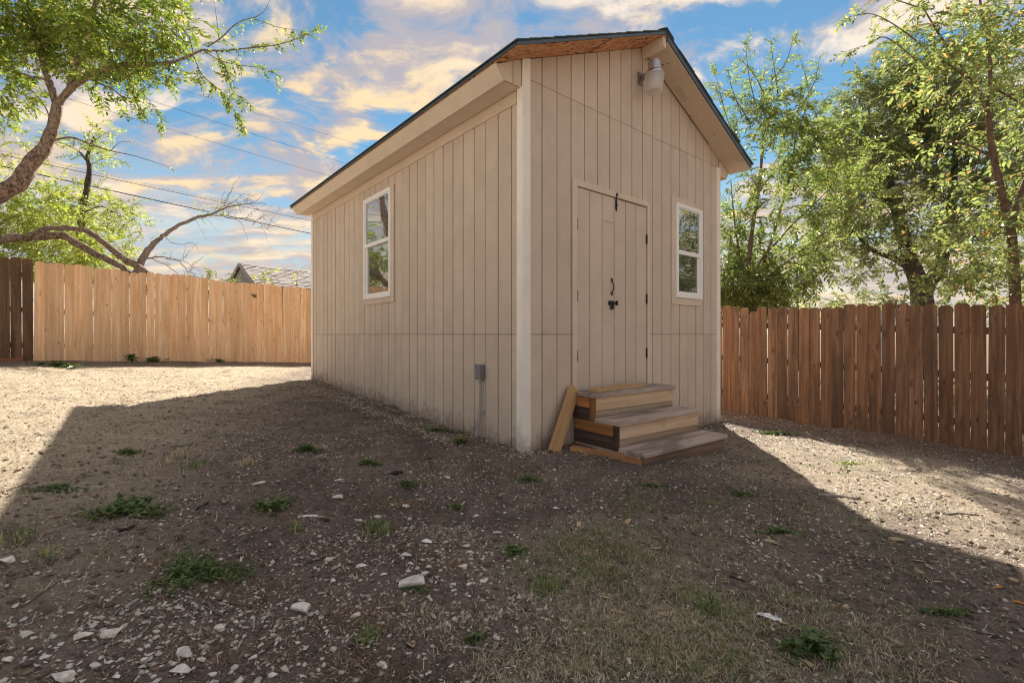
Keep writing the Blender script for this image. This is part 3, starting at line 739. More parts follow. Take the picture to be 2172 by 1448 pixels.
# ------------------------------------------------------------------ steps
sp = S(0.645, -0.012)
ang = THETA - R(3.0)
zg = -0.16
steps = thing('wooden_steps', 'three-tread wooden steps with grey treads in front of the shed door', 'steps', (sp.x, sp.y, zg), ang)
TZ = [0.51 - zg, 0.28 - zg, 0.05 - zg]; RUN = 0.283; SW = 1.29; TH = 0.038
for i, tz in enumerate(TZ):
    y1 = -RUN * i - 0.002 if i else -0.002
    yf = -RUN * (i + 1)
    x0 = 0.0 + 0.012 * i; x1 = x0 + SW + 0.02 * i
    MB().box((x0 - 0.012, yf - 0.028, tz - TH), (x1 + 0.018, y1 - (0.014 if i else 0), tz)).build('tread', M['greywood'], steps, 0.004)
    zb = (TZ[i + 1] if i < 2 else 0.0)
    ztop = tz - TH - 0.001
    if i < 2:
        hsp = ztop - zb
        MB().box((x0 + 0.042, yf, zb + hsp * 0.30 + 0.002), (x1, yf + 0.036, ztop)).build('riser_board', M['pale'], steps, 0.002)
        MB().box((x0 + 0.042, yf + 0.004, zb - 0.036), (x1, yf + 0.036, zb + hsp * 0.30 - 0.002)).build('riser_board', M['greyriser'], steps, 0.002)
        # post at the front left corner
        MB().box((x0 + 0.002, yf + 0.001, zb - 0.036), (x0 + 0.040, yf + 0.050, ztop)).build('corner_post', M['postwood'], steps, 0.002) if i == 0 else MB().box((x0 + 0.002, yf + 0.001, zb - 0.036), (x0 + 0.040, yf + 0.050, ztop)).build('corner_post', M['darkwood'], steps, 0.002)
        yb = yf + 0.052
        MB().box((x0 + 0.004, yb, zb + hsp * 0.46), (x0 + 0.038, -0.012, ztop - (0.0 if i == 0 else 0.002))).build('side_board', M['pine_orange'], steps, 0.002)
        MB().box((x0 + 0.006, yb, zb - 0.036), (x0 + 0.038, -0.012, zb + hsp * 0.46 - 0.003)).build('side_board', M['darkwood'], steps, 0.002)
        MB().box((x1 - 0.036, yf + 0.04, zb - 0.036), (x1 - 0.002, -0.012, ztop)).build('side_board', M['greyriser'], steps, 0.002)
    else:
        MB().box((x0 + 0.012, yf, -0.04), (x1, yf + 0.036, ztop)).build('riser_board', M['muddy'], steps, 0.002)
        MB().box((x0 + 0.008, yf + 0.038, -0.02), (x0 + 0.044, -0.012, ztop)).build('side_board', M['pale'], steps, 0.002)
        MB().box((x1 - 0.036, yf + 0.04, -0.04), (x1 - 0.002, -0.012, ztop)).build('side_board', M['muddy'], steps, 0.002)
# gap under top tread keeps the treads' back edges closed
def loose_board(name, label, mat, size, loc, rot, group=None):
    me = MB().box((-size[0] / 2, -size[1] / 2, 0), (size[0] / 2, size[1] / 2, size[2])).mesh(name, 0.004)
    o = mesh_obj(name, me, mat); o.location = loc; o.rotation_euler = rot
    return tag(o, label, 'board', group)
e1 = Vector((math.cos(ang), math.sin(ang), 0)); e2 = Vector((-math.sin(ang), math.cos(ang), 0))
c = Vector((sp.x, sp.y, 0)) + e1 * 0.50 - e2 * 0.165
loose_board('loose_board', 'short pine board lying flat on the top tread of the steps', M['pine'], (0.80, 0.10, 0.038), (c.x, c.y, 0.5105), (0, 0, ang + R(3.5)))
# board leaning against the wall
b0 = S(0.245, -0.150); b0.z = g1(b0.x, b0.y) - 0.012; b1 = S(0.640, -0.045, 0.545)
ax = (b1 - b0); ln = ax.length; zx = ax.normalized()
nrm = Vector((0.643, -0.766, 0)) ; nrm = (nrm - zx * nrm.dot(zx)).normalized(); nrm.z += 0.0
yv = nrm.cross(zx).normalized()
me = MB().box((0, -0.070, -0.018), (ln, 0.070, 0.018)).mesh('leaning_board', 0.003)
lbd = mesh_obj('leaning_board', me, wood_mat('leaning_board_wood', (0.60, 0.42, 0.24), (0.42, 0.27, 0.14), knots=0.12, axis='x', var=0.02))
lbd.matrix_world = Matrix(((zx.x, yv.x, nrm.x, b0.x), (zx.y, yv.y, nrm.y, b0.y), (zx.z, yv.z, nrm.z, b0.z), (0, 0, 0, 1)))
tag(lbd, 'yellow pine board leaning against the shed wall left of the steps', 'board')
q0 = Vector((0.573, 4.50, 0)); q1 = Vector((1.135, 4.13, 0)); mdp = (q0 + q1) / 2
z_a, z_b = g1(q0.x, q0.y), g1(q1.x, q1.y)
loose_board('scrap_board', 'rough orange split board lying on the dirt along the left side of the steps', M['pine_orange2'] if 'pine_orange2' in M else wood_mat('split_board_wood', (0.60, 0.36, 0.17), (0.36, 0.17, 0.075), knots=0.2, stain=(0.22, 0.10, 0.05), stain_amt=0.6, axis='x', var=0.05),
            (0.69, 0.095, 0.042), (mdp.x, mdp.y, (z_a + z_b) / 2 - 0.006), (0, math.atan2(z_a - z_b, 0.67), math.atan2(q1.y - q0.y, q1.x - q0.x)))

# ------------------------------------------------------------------ fences
def picket_mesh(name, w_, h_, th=0.016, ear=0.028):
    x = w_ / 2
    pts = [(-x, -0.05), (x, -0.05), (x, h_ - ear), (x - ear, h_), (-x + ear, h_), (-x, h_ - ear)]
    return MB().prism(pts, lambda s, z, d: (s, d, z), -th / 2, th / 2).mesh(name)
def fence(label, origin_fn, s_list, height, mat, cat_rot, skip_h=None, face=-1, lean=0.0, post_at=(), group=None, width=0.14):
    p0 = origin_fn(s_list[0])
    f = thing('fence', label, 'fence', (p0.x, p0.y, g1(p0.x, p0.y)), 0.0)
    meshes = [picket_mesh('picket', width + dw, height + dh) for dw, dh in ((0, 0), (-0.002, 0.012), (0.001, -0.008), (-0.003, 0.004), (0, 0.018), (-0.001, -0.014))]
    for me in meshes: me.materials.append(mat)
    base = f.location
    for i, s in enumerate(s_list):
        p = origin_fn(s); z = g1(p.x, p.y)
        me = meshes[int(rng.integers(0, len(meshes)))]
        if skip_h and i in skip_h:
            me = picket_mesh('picket', width, height - skip_h[i]); me.materials.append(mat)
        o = link(bpy.data.objects.new('picket', me), f)
        o.location = Vector((p.x, p.y, z + rng.normal(0, .007))) - base
        o.rotation_euler = (lean + rng.normal(0, 0.004), rng.normal(0, 0.004), cat_rot + rng.normal(0, 0.012))
    nv = Vector((math.sin(cat_rot), -math.cos(cat_rot), 0)) * -1.0     # away from the yard
    pa, pb = origin_fn(s_list[0]), origin_fn(s_list[-1])
    za, zb_ = g1(pa.x, pa.y), g1(pb.x, pb.y)
    for hh in (0.30, height * 0.5, height - 0.32):
        A = Vector((pa.x, pa.y, za + hh)) + nv * 0.032; Bv = Vector((pb.x, pb.y, zb_ + hh)) + nv * 0.032
        dv = (Bv - A); ln_ = dv.length
        mb = MB().box((0, -0.019, -0.045), (ln_, 0.019, 0.045))
        o = mb.build('rail', M['rail'], f); xq = dv.normalized(); yq = Vector((0, 0, 1)).cross(xq).normalized(); zq = xq.cross(yq)
        A -= base
        o.matrix_local = Matrix(((xq.x, yq.x, zq.x, A.x), (xq.y, yq.y, zq.y, A.y), (xq.z, yq.z, zq.z, A.z), (0, 0, 0, 1)))
    for s in post_at:
        p = origin_fn(s); q = Vector((p.x, p.y, g1(p.x, p.y))) + nv * 0.085 - base
        MB().tube([(0, 0, -0.3), (0, 0, height - 0.10)], 0.030, 10).build('post', M['galv'], f).location = q
    return f
pitch = 0.146
BF = 9.9
# new cedar fence at the back: parallel to the shed's short side
aL = -4.10                                           # join between old and new boards
new_s = [aL + 0.07 + pitch * i for i in range(0, 66)]
fence('new pale cedar picket fence across the back left of the yard', lambda a: S(a, BF), new_s, 1.96, M['newfence'], THETA, post_at=[aL + 0.3 + 2.4 * i for i in range(5)], width=0.1440)
old_s = [aL - 0.082 - 0.1565 * i for i in range(0, 34)]
fence('dark weathered picket fence at the far left beside the new boards', lambda a: S(a, BF - 0.03), old_s, 1.99, M['darkfence'], THETA, post_at=[aL - 0.4 - 2.4 * i for i in range(3)], width=0.150)
# brown fence at right, parallel to the shed's long side
AR = 5.15
r_s = [6.2 - 0.1475 * i for i in range(0, 78)]
vis_b = lambda px: None
fence('brown stained picket fence on the right with light gaps between boards', lambda b: S(AR + (b - 3.0) * -0.02, b), r_s, 1.775, M['oldfence'], THETA - R(90) , skip_h={41: 0.075}, post_at=[0.93, 3.35, 5.75, -1.5], width=0.1415)

# ------------------------------------------------------------------ neighbour's house over the back fence
hp = Vector((-15.02, 26.0, 0)); hd = Vector((0.557, 0.83, 0)); hpz = g1(hp.x, hp.y)
house = thing('house', 'neighbouring house with grey shingle gable roof seen over the back fence', 'house', (hp.x, hp.y, hpz), math.atan2(hd.y, hd.x))
zr_, ze_, sp_ = 5.05 - hpz, 3.78 - hpz, 1.62
def fnh(s, z, d): return (d, s, z)
M['stucco'] = plain_mat('grey_stucco', (0.33, 0.31, 0.30), 0.9, var=0.1)
M['tarp'] = plain_mat('blue_tarp', (0.03, 0.09, 0.30), 0.5, var=0.4, scale=6)
M['rust'] = plain_mat('rusty_eave_board', (0.30, 0.10, 0.04), 0.85, var=0.5, scale=7)
M['greytrim'] = plain_mat('grey_house_trim', (0.40, 0.37, 0.36), 0.7)
MB().prism([(-sp_ + 0.25, -0.6), (sp_ - 0.25, -0.6), (sp_ - 0.25, ze_ - 0.06), (0, zr_ - 0.22), (-sp_ + 0.25, ze_ - 0.06)], fnh, 0.12, 11.8).build('wall', M['stucco'], house)
MB().box((0.3, -sp_ + 0.243, ze_ - 0.95), (7.0, -sp_ + 0.2495, ze_ - 0.15)).build('tarp', M['tarp'], house)
hroof = bpy.data.objects.new('roof', None); link(hroof, house)
slope_h = (zr_ - ze_) / sp_
M['hshingle'] = paint_mat('grey_house_shingle', (0.30, 0.26, 0.25), dirt=False, bump=0.4)
for sgn in (-1, 1):
    nrow = 14; st = sp_ / nrow
    for i in range(nrow):
        y0 = sgn * (sp_ + 0.06 - i * st); y1 = sgn * max(0.0, sp_ + 0.06 - (i + 1.15) * st)
        hz0 = zr_ - abs(y0) * slope_h; hz1 = zr_ - abs(y1) * slope_h
        nt = 34
        tiles = MB()
        xs = np.sort(rng.uniform(0, 12, nt - 1)); xs = np.concatenate([[0.0], xs, [12.0]])
        for j in range(nt):
            lift = rng.uniform(0.012, 0.05)
            tiles.prism([(y0, hz0), (y0, hz0 + lift), (y1, hz1 + 0.008), (y1, hz1 - 0.01)], fnh, xs[j] + 0.004, xs[j + 1] - 0.004)
        tiles.build('shingle_course', M['hshingle'], hroof)
    MB().prism([(sgn * (sp_ + 0.05), ze_ - 0.20), (sgn * (sp_ + 0.07), ze_ - 0.03), (sgn * (sp_ - 0.02), ze_ - 0.02), (sgn * (sp_ - 0.02), ze_ - 0.20)], fnh, 0.05, 12).build('eave_board', M['rust'], house)
    MB().prism([(0, zr_ - 0.02), (sgn * (sp_ + 0.08), ze_ - 0.08), (sgn * (sp_ + 0.08), ze_ - 0.24), (0, zr_ - 0.20)], fnh, -0.03 - 0.002 * (sgn > 0), 0.03).build('barge_board', M['greytrim'], house)

# ------------------------------------------------------------------ power lines
def wire(label, pA, pB, rad, sag=0.35):
    d = (pB - pA); A = pA - d * 1.3; Bv = pB + d * 1.6
    n = 40; pts = []
    for i in range(n + 1):
        u = i / n; q = A.lerp(Bv, u); q.z += -sag * 4 * u * (1 - u) + sag * 0.7; pts.append(q)
    o = MB().tube(pts, rad, 6).build('power_line', M['black'])
    tag(o, label, 'power line', 'overhead lines above the back fence')
wire('thick black overhead cable, lowest of the wires in the sky', at(100, 370, 16), at(663, 492, 24), 0.019)
wire('medium overhead wire just above the thick lowest cable', at(100, 345, 16.4), at(663, 465, 24.4), 0.011)
wire('thin wire just above the medium overhead wire, third from the bottom', at(150, 350, 17.4), at(560, 440, 24.0), 0.004)
wire('thin overhead wire crossing the open sky, fourth from the bottom', at(75, 185, 16), at(700, 370, 24), 0.006)
wire('thin overhead wire, second from the top', at(290, 200, 18), at(740, 345, 24.5), 0.007)
wire('topmost thin overhead wire above the shed eave', at(270, 150, 18), at(850, 330, 26.5), 0.005)

# ------------------------------------------------------------------ trees
def frond_template(rs, n, leaf, wid, droop):
    """leaflets along a short twig growing along +x; returns quads (n,4,3) as two triangles sharing the midrib"""
    Ltw = leaf * (0.42 * n * 0.5 + 0.6)
    vs = []
    for i in range(n):
        u = (i + 0.6) / n; x = Ltw * u; z = -droop * Ltw * u * u
        sd = 1 if i % 2 else -1
        if i == n - 1: aw = rs.uniform(-0.2, 0.2)
        else: aw = sd * rs.uniform(0.75, 1.25)
        ln_ = leaf * rs.uniform(0.72, 1.15) * (0.75 + 0.35 * math.sin(math.pi * min(1, u + 0.1)))
        dirx = Vector((math.cos(aw), math.sin(aw), rs.uniform(-0.75, 0.05))).normalized()
        side = Vector((-math.sin(aw), math.cos(aw), 0)); side = (side - dirx * side.dot(dirx)).normalized()
        roll = rs.uniform(-0.8, 0.8); nn = dirx.cross(side)
        side = side * math.cos(roll) + nn * math.sin(roll); nn = dirx.cross(side)
        b0 = Vector((x, 0, z)); wd = ln_ * wid
        mid_ = b0 + dirx * ln_ * 0.45
        tip = b0 + dirx * ln_ + nn * (-0.10 * ln_)
        vs += [b0, mid_ + side * wd + nn * wd * 0.35, tip, mid_ - side * wd + nn * wd * 0.35]
    tw = [(0, 0, 0), (Ltw * 0.5, 0, -droop * Ltw * 0.25), (Ltw, 0, -droop * Ltw)]
    return np.array([tuple(v) for v in vs]), np.array(tw)

class Tree:
    def __init__(s, name, label, cat, base, seed, bark, leafm, leaf=0.11, wid=0.20, nleaf=9, droop=0.35, group=None):
        s.rs = np.random.default_rng(seed); s.name = name; s.mats = (bark, leafm)
        s.root = thing(name, label, cat, tuple(base), 0.0, group); s.base = Vector(base)
        s.tubes = MB(); s.skel = []; s.fp = []; s.fd = []; s.fs = []
        s.tpl = [frond_template(s.rs, int(nleaf + s.rs.integers(-2, 3)), leaf, wid, droop * s.rs.uniform(0.5, 1.5)) for _ in range(8)]
    def limb(s, pts, r0, r1, sides=9, skel=True, wig=0.0):
        pts = [Vector(p) for p in pts]; out = []
        n = len(pts)
        for i in range(n - 1):
            p0 = pts[max(i - 1, 0)]; p1 = pts[i]; p2 = pts[i + 1]; p3 = pts[min(i + 2, n - 1)]
            for k in range(5):
                u = k / 5
                out.append(0.5 * ((2 * p1) + (p2 - p0) * u + (2 * p0 - 5 * p1 + 4 * p2 - p3) * u * u + (-p0 + 3 * p1 - 3 * p2 + p3) * u ** 3))
        out.append(pts[-1])
        m = len(out)
        if wig:
            for i in range(1, m - 1): out[i] = out[i] + Vector(s.rs.normal(0, wig, 3))
        rad = [r0 + (r1 - r0) * (i / (m - 1)) for i in range(m)]
        if r0 > 0.05: rad = [r * (1 + 0.10 * math.sin(i * 1.7) * s.rs.uniform(0.3, 1)) for i, r in enumerate(rad)]
        s.tubes.tube([q - s.base for q in out], rad, sides, True, 0.13 if r0 > 0.04 else 0.0)
        if skel:
            for i, q in enumerate(out): s.skel.append((q, rad[i]))
        return out
    def nearest(s, c):
        best = min(s.skel, key=lambda q: (q[0] - c).length + max(0, (q[0].z - c.z)) * 0.7)
        return best
    def branch_to(s, c, twigs=5, rad=0.5, r=None, leafy=0):
        q, rq = s.nearest(c)
        v = c - q; ln_ = v.length
        if ln_ < 0.05: return
        a = q + v * 0.35 + Vector((0, 0, 0.10 * ln_)) + Vector(s.rs.normal(0, 0.06 * ln_, 3))
        b = q + v * 0.70 + Vector((0, 0, 0.08 * ln_)) + Vector(s.rs.normal(0, 0.06 * ln_, 3))
        r0 = min(rq * 0.6, 0.012 + 0.016 * ln_) if r is None else r
        pts = s.limb([q, a, b, c], r0, max(0.004, r0 * 0.35), 6, skel=True)
        for _ in range(twigs):
            i0 = pts[int(s.rs.integers(len(pts) // 2, len(pts)))]
            dv = Vector(s.rs.normal(0, 1, 3)).normalized() * rad * s.rs.uniform(0.5, 1.05); dv.z = dv.z * 0.7 + 0.1 * rad
            tw_pts = s.limb([i0, i0 + dv * 0.5 + Vector(s.rs.normal(0, 0.06 * rad, 3)), i0 + dv], max(0.004, r0 * 0.35), 0.0025, 4, skel=False)
            if leafy:
                for _k in range(leafy):
                    e0 = tw_pts[int(s.rs.integers(3, len(tw_pts)))]
                    s.frond(e0, dv.normalized() + Vector(s.rs.normal(0, 0.6, 3)), s.rs.uniform(0.7, 1.1))
    def frond(s, p, d, sc=1.0): s.fp.append(tuple(p)); s.fd.append(tuple(d)); s.fs.append(sc)
    def clump(s, c, r, dens, twigs=5, flat=0.8, out=0.6):
        c = Vector(c)
        s.branch_to(c, twigs, r)
        n = int(dens * r * r)
        d = s.rs.normal(0, 1, (n, 3)); d /= np.linalg.norm(d, axis=1)[:, None]
        rr = r * s.rs.uniform(0.25, 1.0, n) ** 0.6
        # lumpy radius so the outline is uneven
        lump = 1 + 0.28 * np.sin(d[:, 0] * 5 + c.x * 9) * np.cos(d[:, 2] * 6 + c.z * 7) + 0.18 * np.sin(d[:, 1] * 9 + c.y * 5)
        pp = d * (rr * lump)[:, None]; pp[:, 2] *= flat
        for i in range(n):
            dv = Vector(d[i]) * out + Vector(s.rs.normal(0, 0.55, 3)) + Vector((0, 0, -0.05))
            s.frond(c + Vector(pp[i]), dv, s.rs.uniform(0.75, 1.2))
    def spray(s, pts, r0, every=0.16, sc=1.0, leaf_from=0.2):
        """thin branch with leafy fronds along it"""
        out = s.limb(pts, r0, 0.003, 5)
        tot = 0; last = out[0]; acc = 0
        m = len(out)
        for i in range(1, m):
            acc += (out[i] - out[i - 1]).length
            if acc > every and i / m > leaf_from:
                acc = 0; tg = (out[i] - out[i - 1]).normalized()
                for _ in range(2):
                    dv = tg * 0.6 + Vector(s.rs.normal(0, 0.6, 3)) + Vector((0, 0, -0.3))
                    s.frond(out[i], dv, sc * s.rs.uniform(0.7, 1.1))
        s.frond(out[-1], (out[-1] - out[-2]).normalized(), sc)
        return out
    def build(s):
        trunk = s.tubes.build('trunk', s.mats[0], s.root)
        if not s.fp: return s.root
        Pn = np.array(s.fp) - np.array(s.base); D = np.array(s.fd); Sc = np.array(s.fs)
        D /= np.linalg.norm(D, axis=1)[:, None] + 1e-9
        up = np.tile(np.array([0, 0, 1.0]), (len(D), 1)) + s.rs.normal(0, 0.35, (len(D), 3))
        Y = np.cross(up, D); Y /= np.linalg.norm(Y, axis=1)[:, None] + 1e-9
        Z = np.cross(D, Y)
        Rm = np.stack([D, Y, Z], -1) * Sc[:, None, None]
        which = s.rs.integers(0, len(s.tpl), len(D))
        vall = []; fall = []; mi = []; n0 = 0
        for k, (lv, tw) in enumerate(s.tpl):
            sel = np.where(which == k)[0]
            if len(sel) == 0: continue
            A = np.einsum('nij,vj->nvi', Rm[sel], lv) + Pn[sel][:, None, :]
            nl = len(lv) // 4
            v = A.reshape(-1, 3); q = np.arange(len(v)).reshape(-1, 4)
            tri = np.concatenate([q[:, [0, 1, 2]], q[:, [0, 2, 3]]], 0)
            vall.append(v); fall.append(tri + n0); mi.append(np.zeros(len(tri), int)); n0 += len(v)
            # twig: thin three-sided strip
            T = np.einsum('nij,vj->nvi', Rm[sel], tw) + Pn[sel][:, None, :]
            Yv = Rm[sel][:, :, 1] * 0.004; Zv = Rm[sel][:, :, 2] * 0.004
            ring = np.stack([T + Yv[:, None], T - Yv[:, None] * 0.5 + Zv[:, None], T - Yv[:, None] * 0.5 - Zv[:, None]], 2)   # n,3,3,3
            v = ring.reshape(-1, 3); base_i = np.arange(len(sel))[:, None] * 9
            fl = []
            for a in range(2):
                for c_ in range(3):
                    d_ = (c_ + 1) % 3
                    fl.append([a * 3 + c_, a * 3 + d_, (a + 1) * 3 + d_]); fl.append([a * 3 + c_, (a + 1) * 3 + d_, (a + 1) * 3 + c_])
            tri = (base_i[:, :, None] + np.array(fl)[None]).reshape(-1, 3)
            vall.append(v); fall.append(tri + n0); mi.append(np.ones(len(tri), int)); n0 += len(v)
        me = np_mesh('crown', np.concatenate(vall), np.concatenate(fall), np.concatenate(mi))
        mesh_obj('crown', me, [s.mats[1], s.mats[0]], s.root)
        return s.root
def gp(x, y): return (x, y, g1(x, y))

# --- left tree: crooked trunk entering from the left edge, crown across the top left corner
dA = 10.8
b_ = at(-150, 700, dA)
T1 = Tree('tree', 'tree with crooked brown trunk and leafy crown in the top left corner', 'tree', gp(b_.x, dA), 11, M['bark'], M['leafA'], leaf=0.150, wid=0.21, nleaf=9, droop=0.5)
T1.limb([Vector(gp(b_.x, dA)) - Vector((0, 0, 0.2)), at(-150, 560, dA), at(-80, 455, dA), at(-15, 418, dA), at(40, 388, dA), at(62, 352, dA), at(92, 318, dA)], 0.24, 0.135, 18)
T1.limb([at(76, 333, dA), at(92, 318, dA), at(112, 272, dA), at(122, 222, dA)], 0.135, 0.092, 18)
T1.limb([at(122, 224, dA), at(106, 178, dA), at(92, 135, dA + .1), at(70, 60, dA + .2), at(50, -60, dA + .3), at(20, -200, dA + .3)], 0.085, 0.03)
T1.limb([at(122, 222, dA), at(148, 190, dA), at(185, 165, dA - .2), at(250, 140, dA - .3), at(310, 137, dA - .3), at(370, 131, dA - .4), at(430, 106, dA - .4)], 0.080, 0.022)
T1.limb([at(150, 190, dA), at(165, 120, dA), at(190, 40, dA + .2), at(230, -60, dA + .3), at(260, -200, dA + .3)], 0.075, 0.02)
for (x, y, r, k) in [(40, 20, .95, 260), (130, 30, .9, 260), (220, 40, .85, 270), (300, 60, .75, 250), (60, 110, .6, 180), (150, 95, .75, 300), (230, 110, .65, 300), (320, 110, .5, 220), (370, 40, .55, 200), (10, 170, .55, 170), (190, 165, .42, 260),
                     (270, 160, .42, 230), (60, -120, 1.0, 200), (200, -100, 1.0, 200), (330, -60, .8, 180), (-90, 60, 1.0, 180), (-60, -120, 1.1, 160), (-160, 150, .9, 150), (30, 215, .36, 190), (70, 195, .3, 160), (-20, 240, .4, 150), (20, 60, .9, 160), (270, 220, .28, 190), (395, 85, .40, 200)]:
    T1.clump(at(x, y, dA + T1.rs.uniform(-.7, .7)), r, k * .80, 4)
dq = dA - .4
T1.spray([at(430, 106, dq), at(470, 108, dq), at(530, 102, dq), at(590, 95, dq), at(640, 78, dq), at(662, 68, dq)], 0.020, .11, .7, .0)
T1.spray([at(440, 100, dq), at(470, 80, dq), at(500, 52, dq), at(535, 40, dq), at(590, 58, dq), at(640, 66, dq)], 0.016, .16, .6, .1)
T1.spray([at(535, 40, dq), at(560, 25, dq), at(572, 0, dq)], 0.01, 1.0, .5, .5)
T1.spray([at(465, 85, dq), at(460, 45, dq), at(455, 5, dq)], 0.011, 1.0, .5, .9)
T1.spray([at(430, 106, dq), at(470, 130, dq), at(520, 140, dq), at(560, 145, dq), at(590, 160, dq)], 0.012, .10, .7, .1)
T1.spray([at(410, 118, dq), at(430, 160, dq), at(470, 195, dq), at(495, 230, dq), at(512, 262, dq)], 0.012, .075, .8, .1)
T1.spray([at(455, 105, dq), at(480, 150, dq), at(492, 190, dq), at(520, 215, dq)], 0.010, .08, .75, .1)
T1.spray([at(300, 137, dq), at(330, 150, dq), at(360, 165, dq), at(400, 165, dq)], 0.010, .09, .8, .1)
T1.spray([at(240, 145, dq), at(280, 175, dq), at(285, 210, dq), at(300, 230, dq)], 0.012, .1, .9, .1)
T1.spray([at(260, 150, dq), at(305, 200, dq), at(335, 240, dq), at(345, 262, dq)], 0.010, .12, .85, .3)
T1.spray([at(112, 272, dA), at(95, 225, dA), at(60, 185, dA), at(25, 160, dA)], 0.02, .12, .9, .3)
T1.spray([at(104, 300, dA), at(150, 292, dA - .2), at(190, 305, dA - .3), at(235, 320, dA - .4), at(290, 332, dA - .5), at(362, 356, dA - .5)], 0.028, 5, .4, .9)
T1.spray([at(235, 320, dA - .4), at(255, 302, dA - .5), at(282, 302, dA - .5)], 0.008, 5, .3, .9)
T1.build()

# --- broken limb and dead branch behind the new fence
dB = 12.6
b_ = at(-120, 640, dB)
T2 = Tree('broken_tree', 'split fallen tree limb with grey dead branch leaning over the back fence', 'tree', gp(b_.x, dB), 23, M['bark'], M['leafB'], leaf=0.13, wid=0.19, nleaf=10, droop=0.35)
T2.limb([Vector(gp(b_.x, dB)) - Vector((0, 0, 0.2)), at(-110, 560, dB), at(-40, 520, dB), at(17, 507, dB), at(66, 503, dB), at(126, 499, dB), at(159, 513, dB), at(205, 540, dB), at(248, 562, dB), at(300, 600, dB), at(340, 660, dB)], 0.115, 0.075, 14, wig=0.016)
T2.limb([at(60, 500, dB - .25), at(96, 484, dB - .25), at(166, 486, dB - .3), at(205, 503, dB - .3), at(252, 539, dB - .3), at(298, 569, dB - .3), at(345, 605, dB - .3)], 0.055, 0.078, 12, wig=0.016)
T2.limb([at(252, 541, dB - .35), at(275, 560, dB - .33), at(300, 575, dB - .35), at(316, 583, dB - .33)], 0.07, 0.02, 6, wig=0.02)
dd = dB - .1
keep_tubes = T2.tubes; T2.tubes = MB()
main = T2.limb([at(285, 590, dd), at(300, 553, dd), at(318, 525, dd), at(338, 507, dd)], 0.100, 0.052, 9, wig=0.008)
main = T2.limb([at(338, 507, dd), at(360, 490, dd), at(385, 475, dd), at(420, 460, dd), at(450, 455, dd)], 0.050, 0.030, 9, wig=0.008)
main = T2.limb([at(450, 455, dd), at(480, 440, dd), at(530, 432, dd), at(565, 432, dd)], 0.026, 0.006, 7, wig=0.010)
for pts, r in [([(450, 455), (475, 435), (488, 410), (495, 398)], .012), ([(470, 445), (500, 425), (520, 412), (545, 420)], .010), ([(450, 455), (490, 462), (530, 465), (560, 480), (580, 495)], .016), ([(500, 463), (515, 480), (525, 510)], .007), ([(530, 432), (552, 420), (558, 408)], .006),
               ([(480, 440), (470, 420), (478, 402)], .006), ([(350, 505), (375, 518), (410, 515), (418, 530)], .010), ([(300, 548), (340, 545), (380, 555), (410, 585), (440, 590)], .022), ([(340, 545), (370, 548), (400, 560), (430, 580)], .010), ([(310, 545), (350, 560), (390, 590), (420, 600)], .014), ([(560, 480), (575, 470), (590, 478)], .004)]:
    T2.limb([at(x, y, dd + T2.rs.uniform(-.25, .25)) for x, y in pts], r, 0.003, 5, wig=0.012)
for _ in range(46):
    x0, y0 = [(480, 440), (520, 433), (450, 455), (540, 465), (500, 425), (420, 460), (380, 550), (400, 575), (470, 445), (555, 480)][int(T2.rs.integers(0, 10))]
    x0 += T2.rs.uniform(-25, 20); y0 += T2.rs.uniform(-6, 6); an = T2.rs.uniform(-1.4, 1.2); ll = T2.rs.uniform(18, 60); z0 = T2.rs.uniform(-.3, .3)
    T2.limb([at(x0, y0, dd + z0), at(x0 + ll * .5 * math.cos(an), y0 + ll * .5 * math.sin(an) - 4, dd + z0), at(x0 + ll * math.cos(an), y0 + ll * math.sin(an) * 1.1, dd + z0 * 1.3)], .0055, .002, 4, skel=False, wig=.014)
T2.tubes.build('dead_branch', M['bark_grey'], T2.root); T2.tubes = keep_tubes
for x, y, n_ in [(430, 450, 10), (460, 442, 12), (480, 438, 8), (505, 430, 6), (345, 495, 5), (320, 512, 5), (420, 440, 6), (345, 545, 6)]:
    for _ in range(n_): T2.frond(at(x + T2.rs.uniform(-18, 18), y + T2.rs.uniform(-12, 14), dd), Vector(T2.rs.normal(0, 1, 3)) + Vector((0, 0, -.4)), .38)
for (x, y, r, k) in [(20, 470, .8, 150), (80, 455, .75, 150), (110, 530, .5, 170), (40, 530, .5, 150), (180, 535, .42, 200), (150, 470, .5, 120), (250, 520, .4, 120), (-60, 480, .9, 120), (-120, 420, .9, 100), (190, 560, .35, 220), (20, 400, .7, 90)]:
    T2.clump(at(x, y, dB + T2.rs.uniform(.2, 1.4)), r, k * 1.35, 3)
T2.build()
# --- slender tree standing behind
dC = 15.5
b_ = at(178, 640, dC)
T3 = Tree('slender_tree', 'thin upright yellow-green tree behind the back fence and the split limb', 'tree', gp(b_.x, dC), 31, M['bark_dark'], M['leafB'], leaf=0.15, wid=0.17, nleaf=11, droop=0.3)
T3.limb([Vector(gp(b_.x, dC)) - Vector((0, 0, 0.2)), at(172, 480, dC), at(183, 410, dC), at(190, 360, dC), at(186, 330, dC), at(200, 290, dC)], 0.12, 0.03, 9)
T3.limb([at(188, 345, dC), at(175, 330, dC), at(168, 322, dC)], 0.05, 0.02, 7)
for (x, y, r, k) in [(180, 330, .55, 80), (160, 420, .8, 100), (200, 440, .7, 100), (240, 450, .6, 80), (130, 480, .9, 110), (230, 520, .7, 110), (170, 520, .8, 120), (60, 420, .9, 70), (30, 330, .8, 45), (70, 300, .5, 50), (290, 470, .4, 60), (215, 300, .35, 45)]:
    T3.clump(at(x, y, dC + T3.rs.uniform(-.5, .8)), r, k * 1.3, 4)
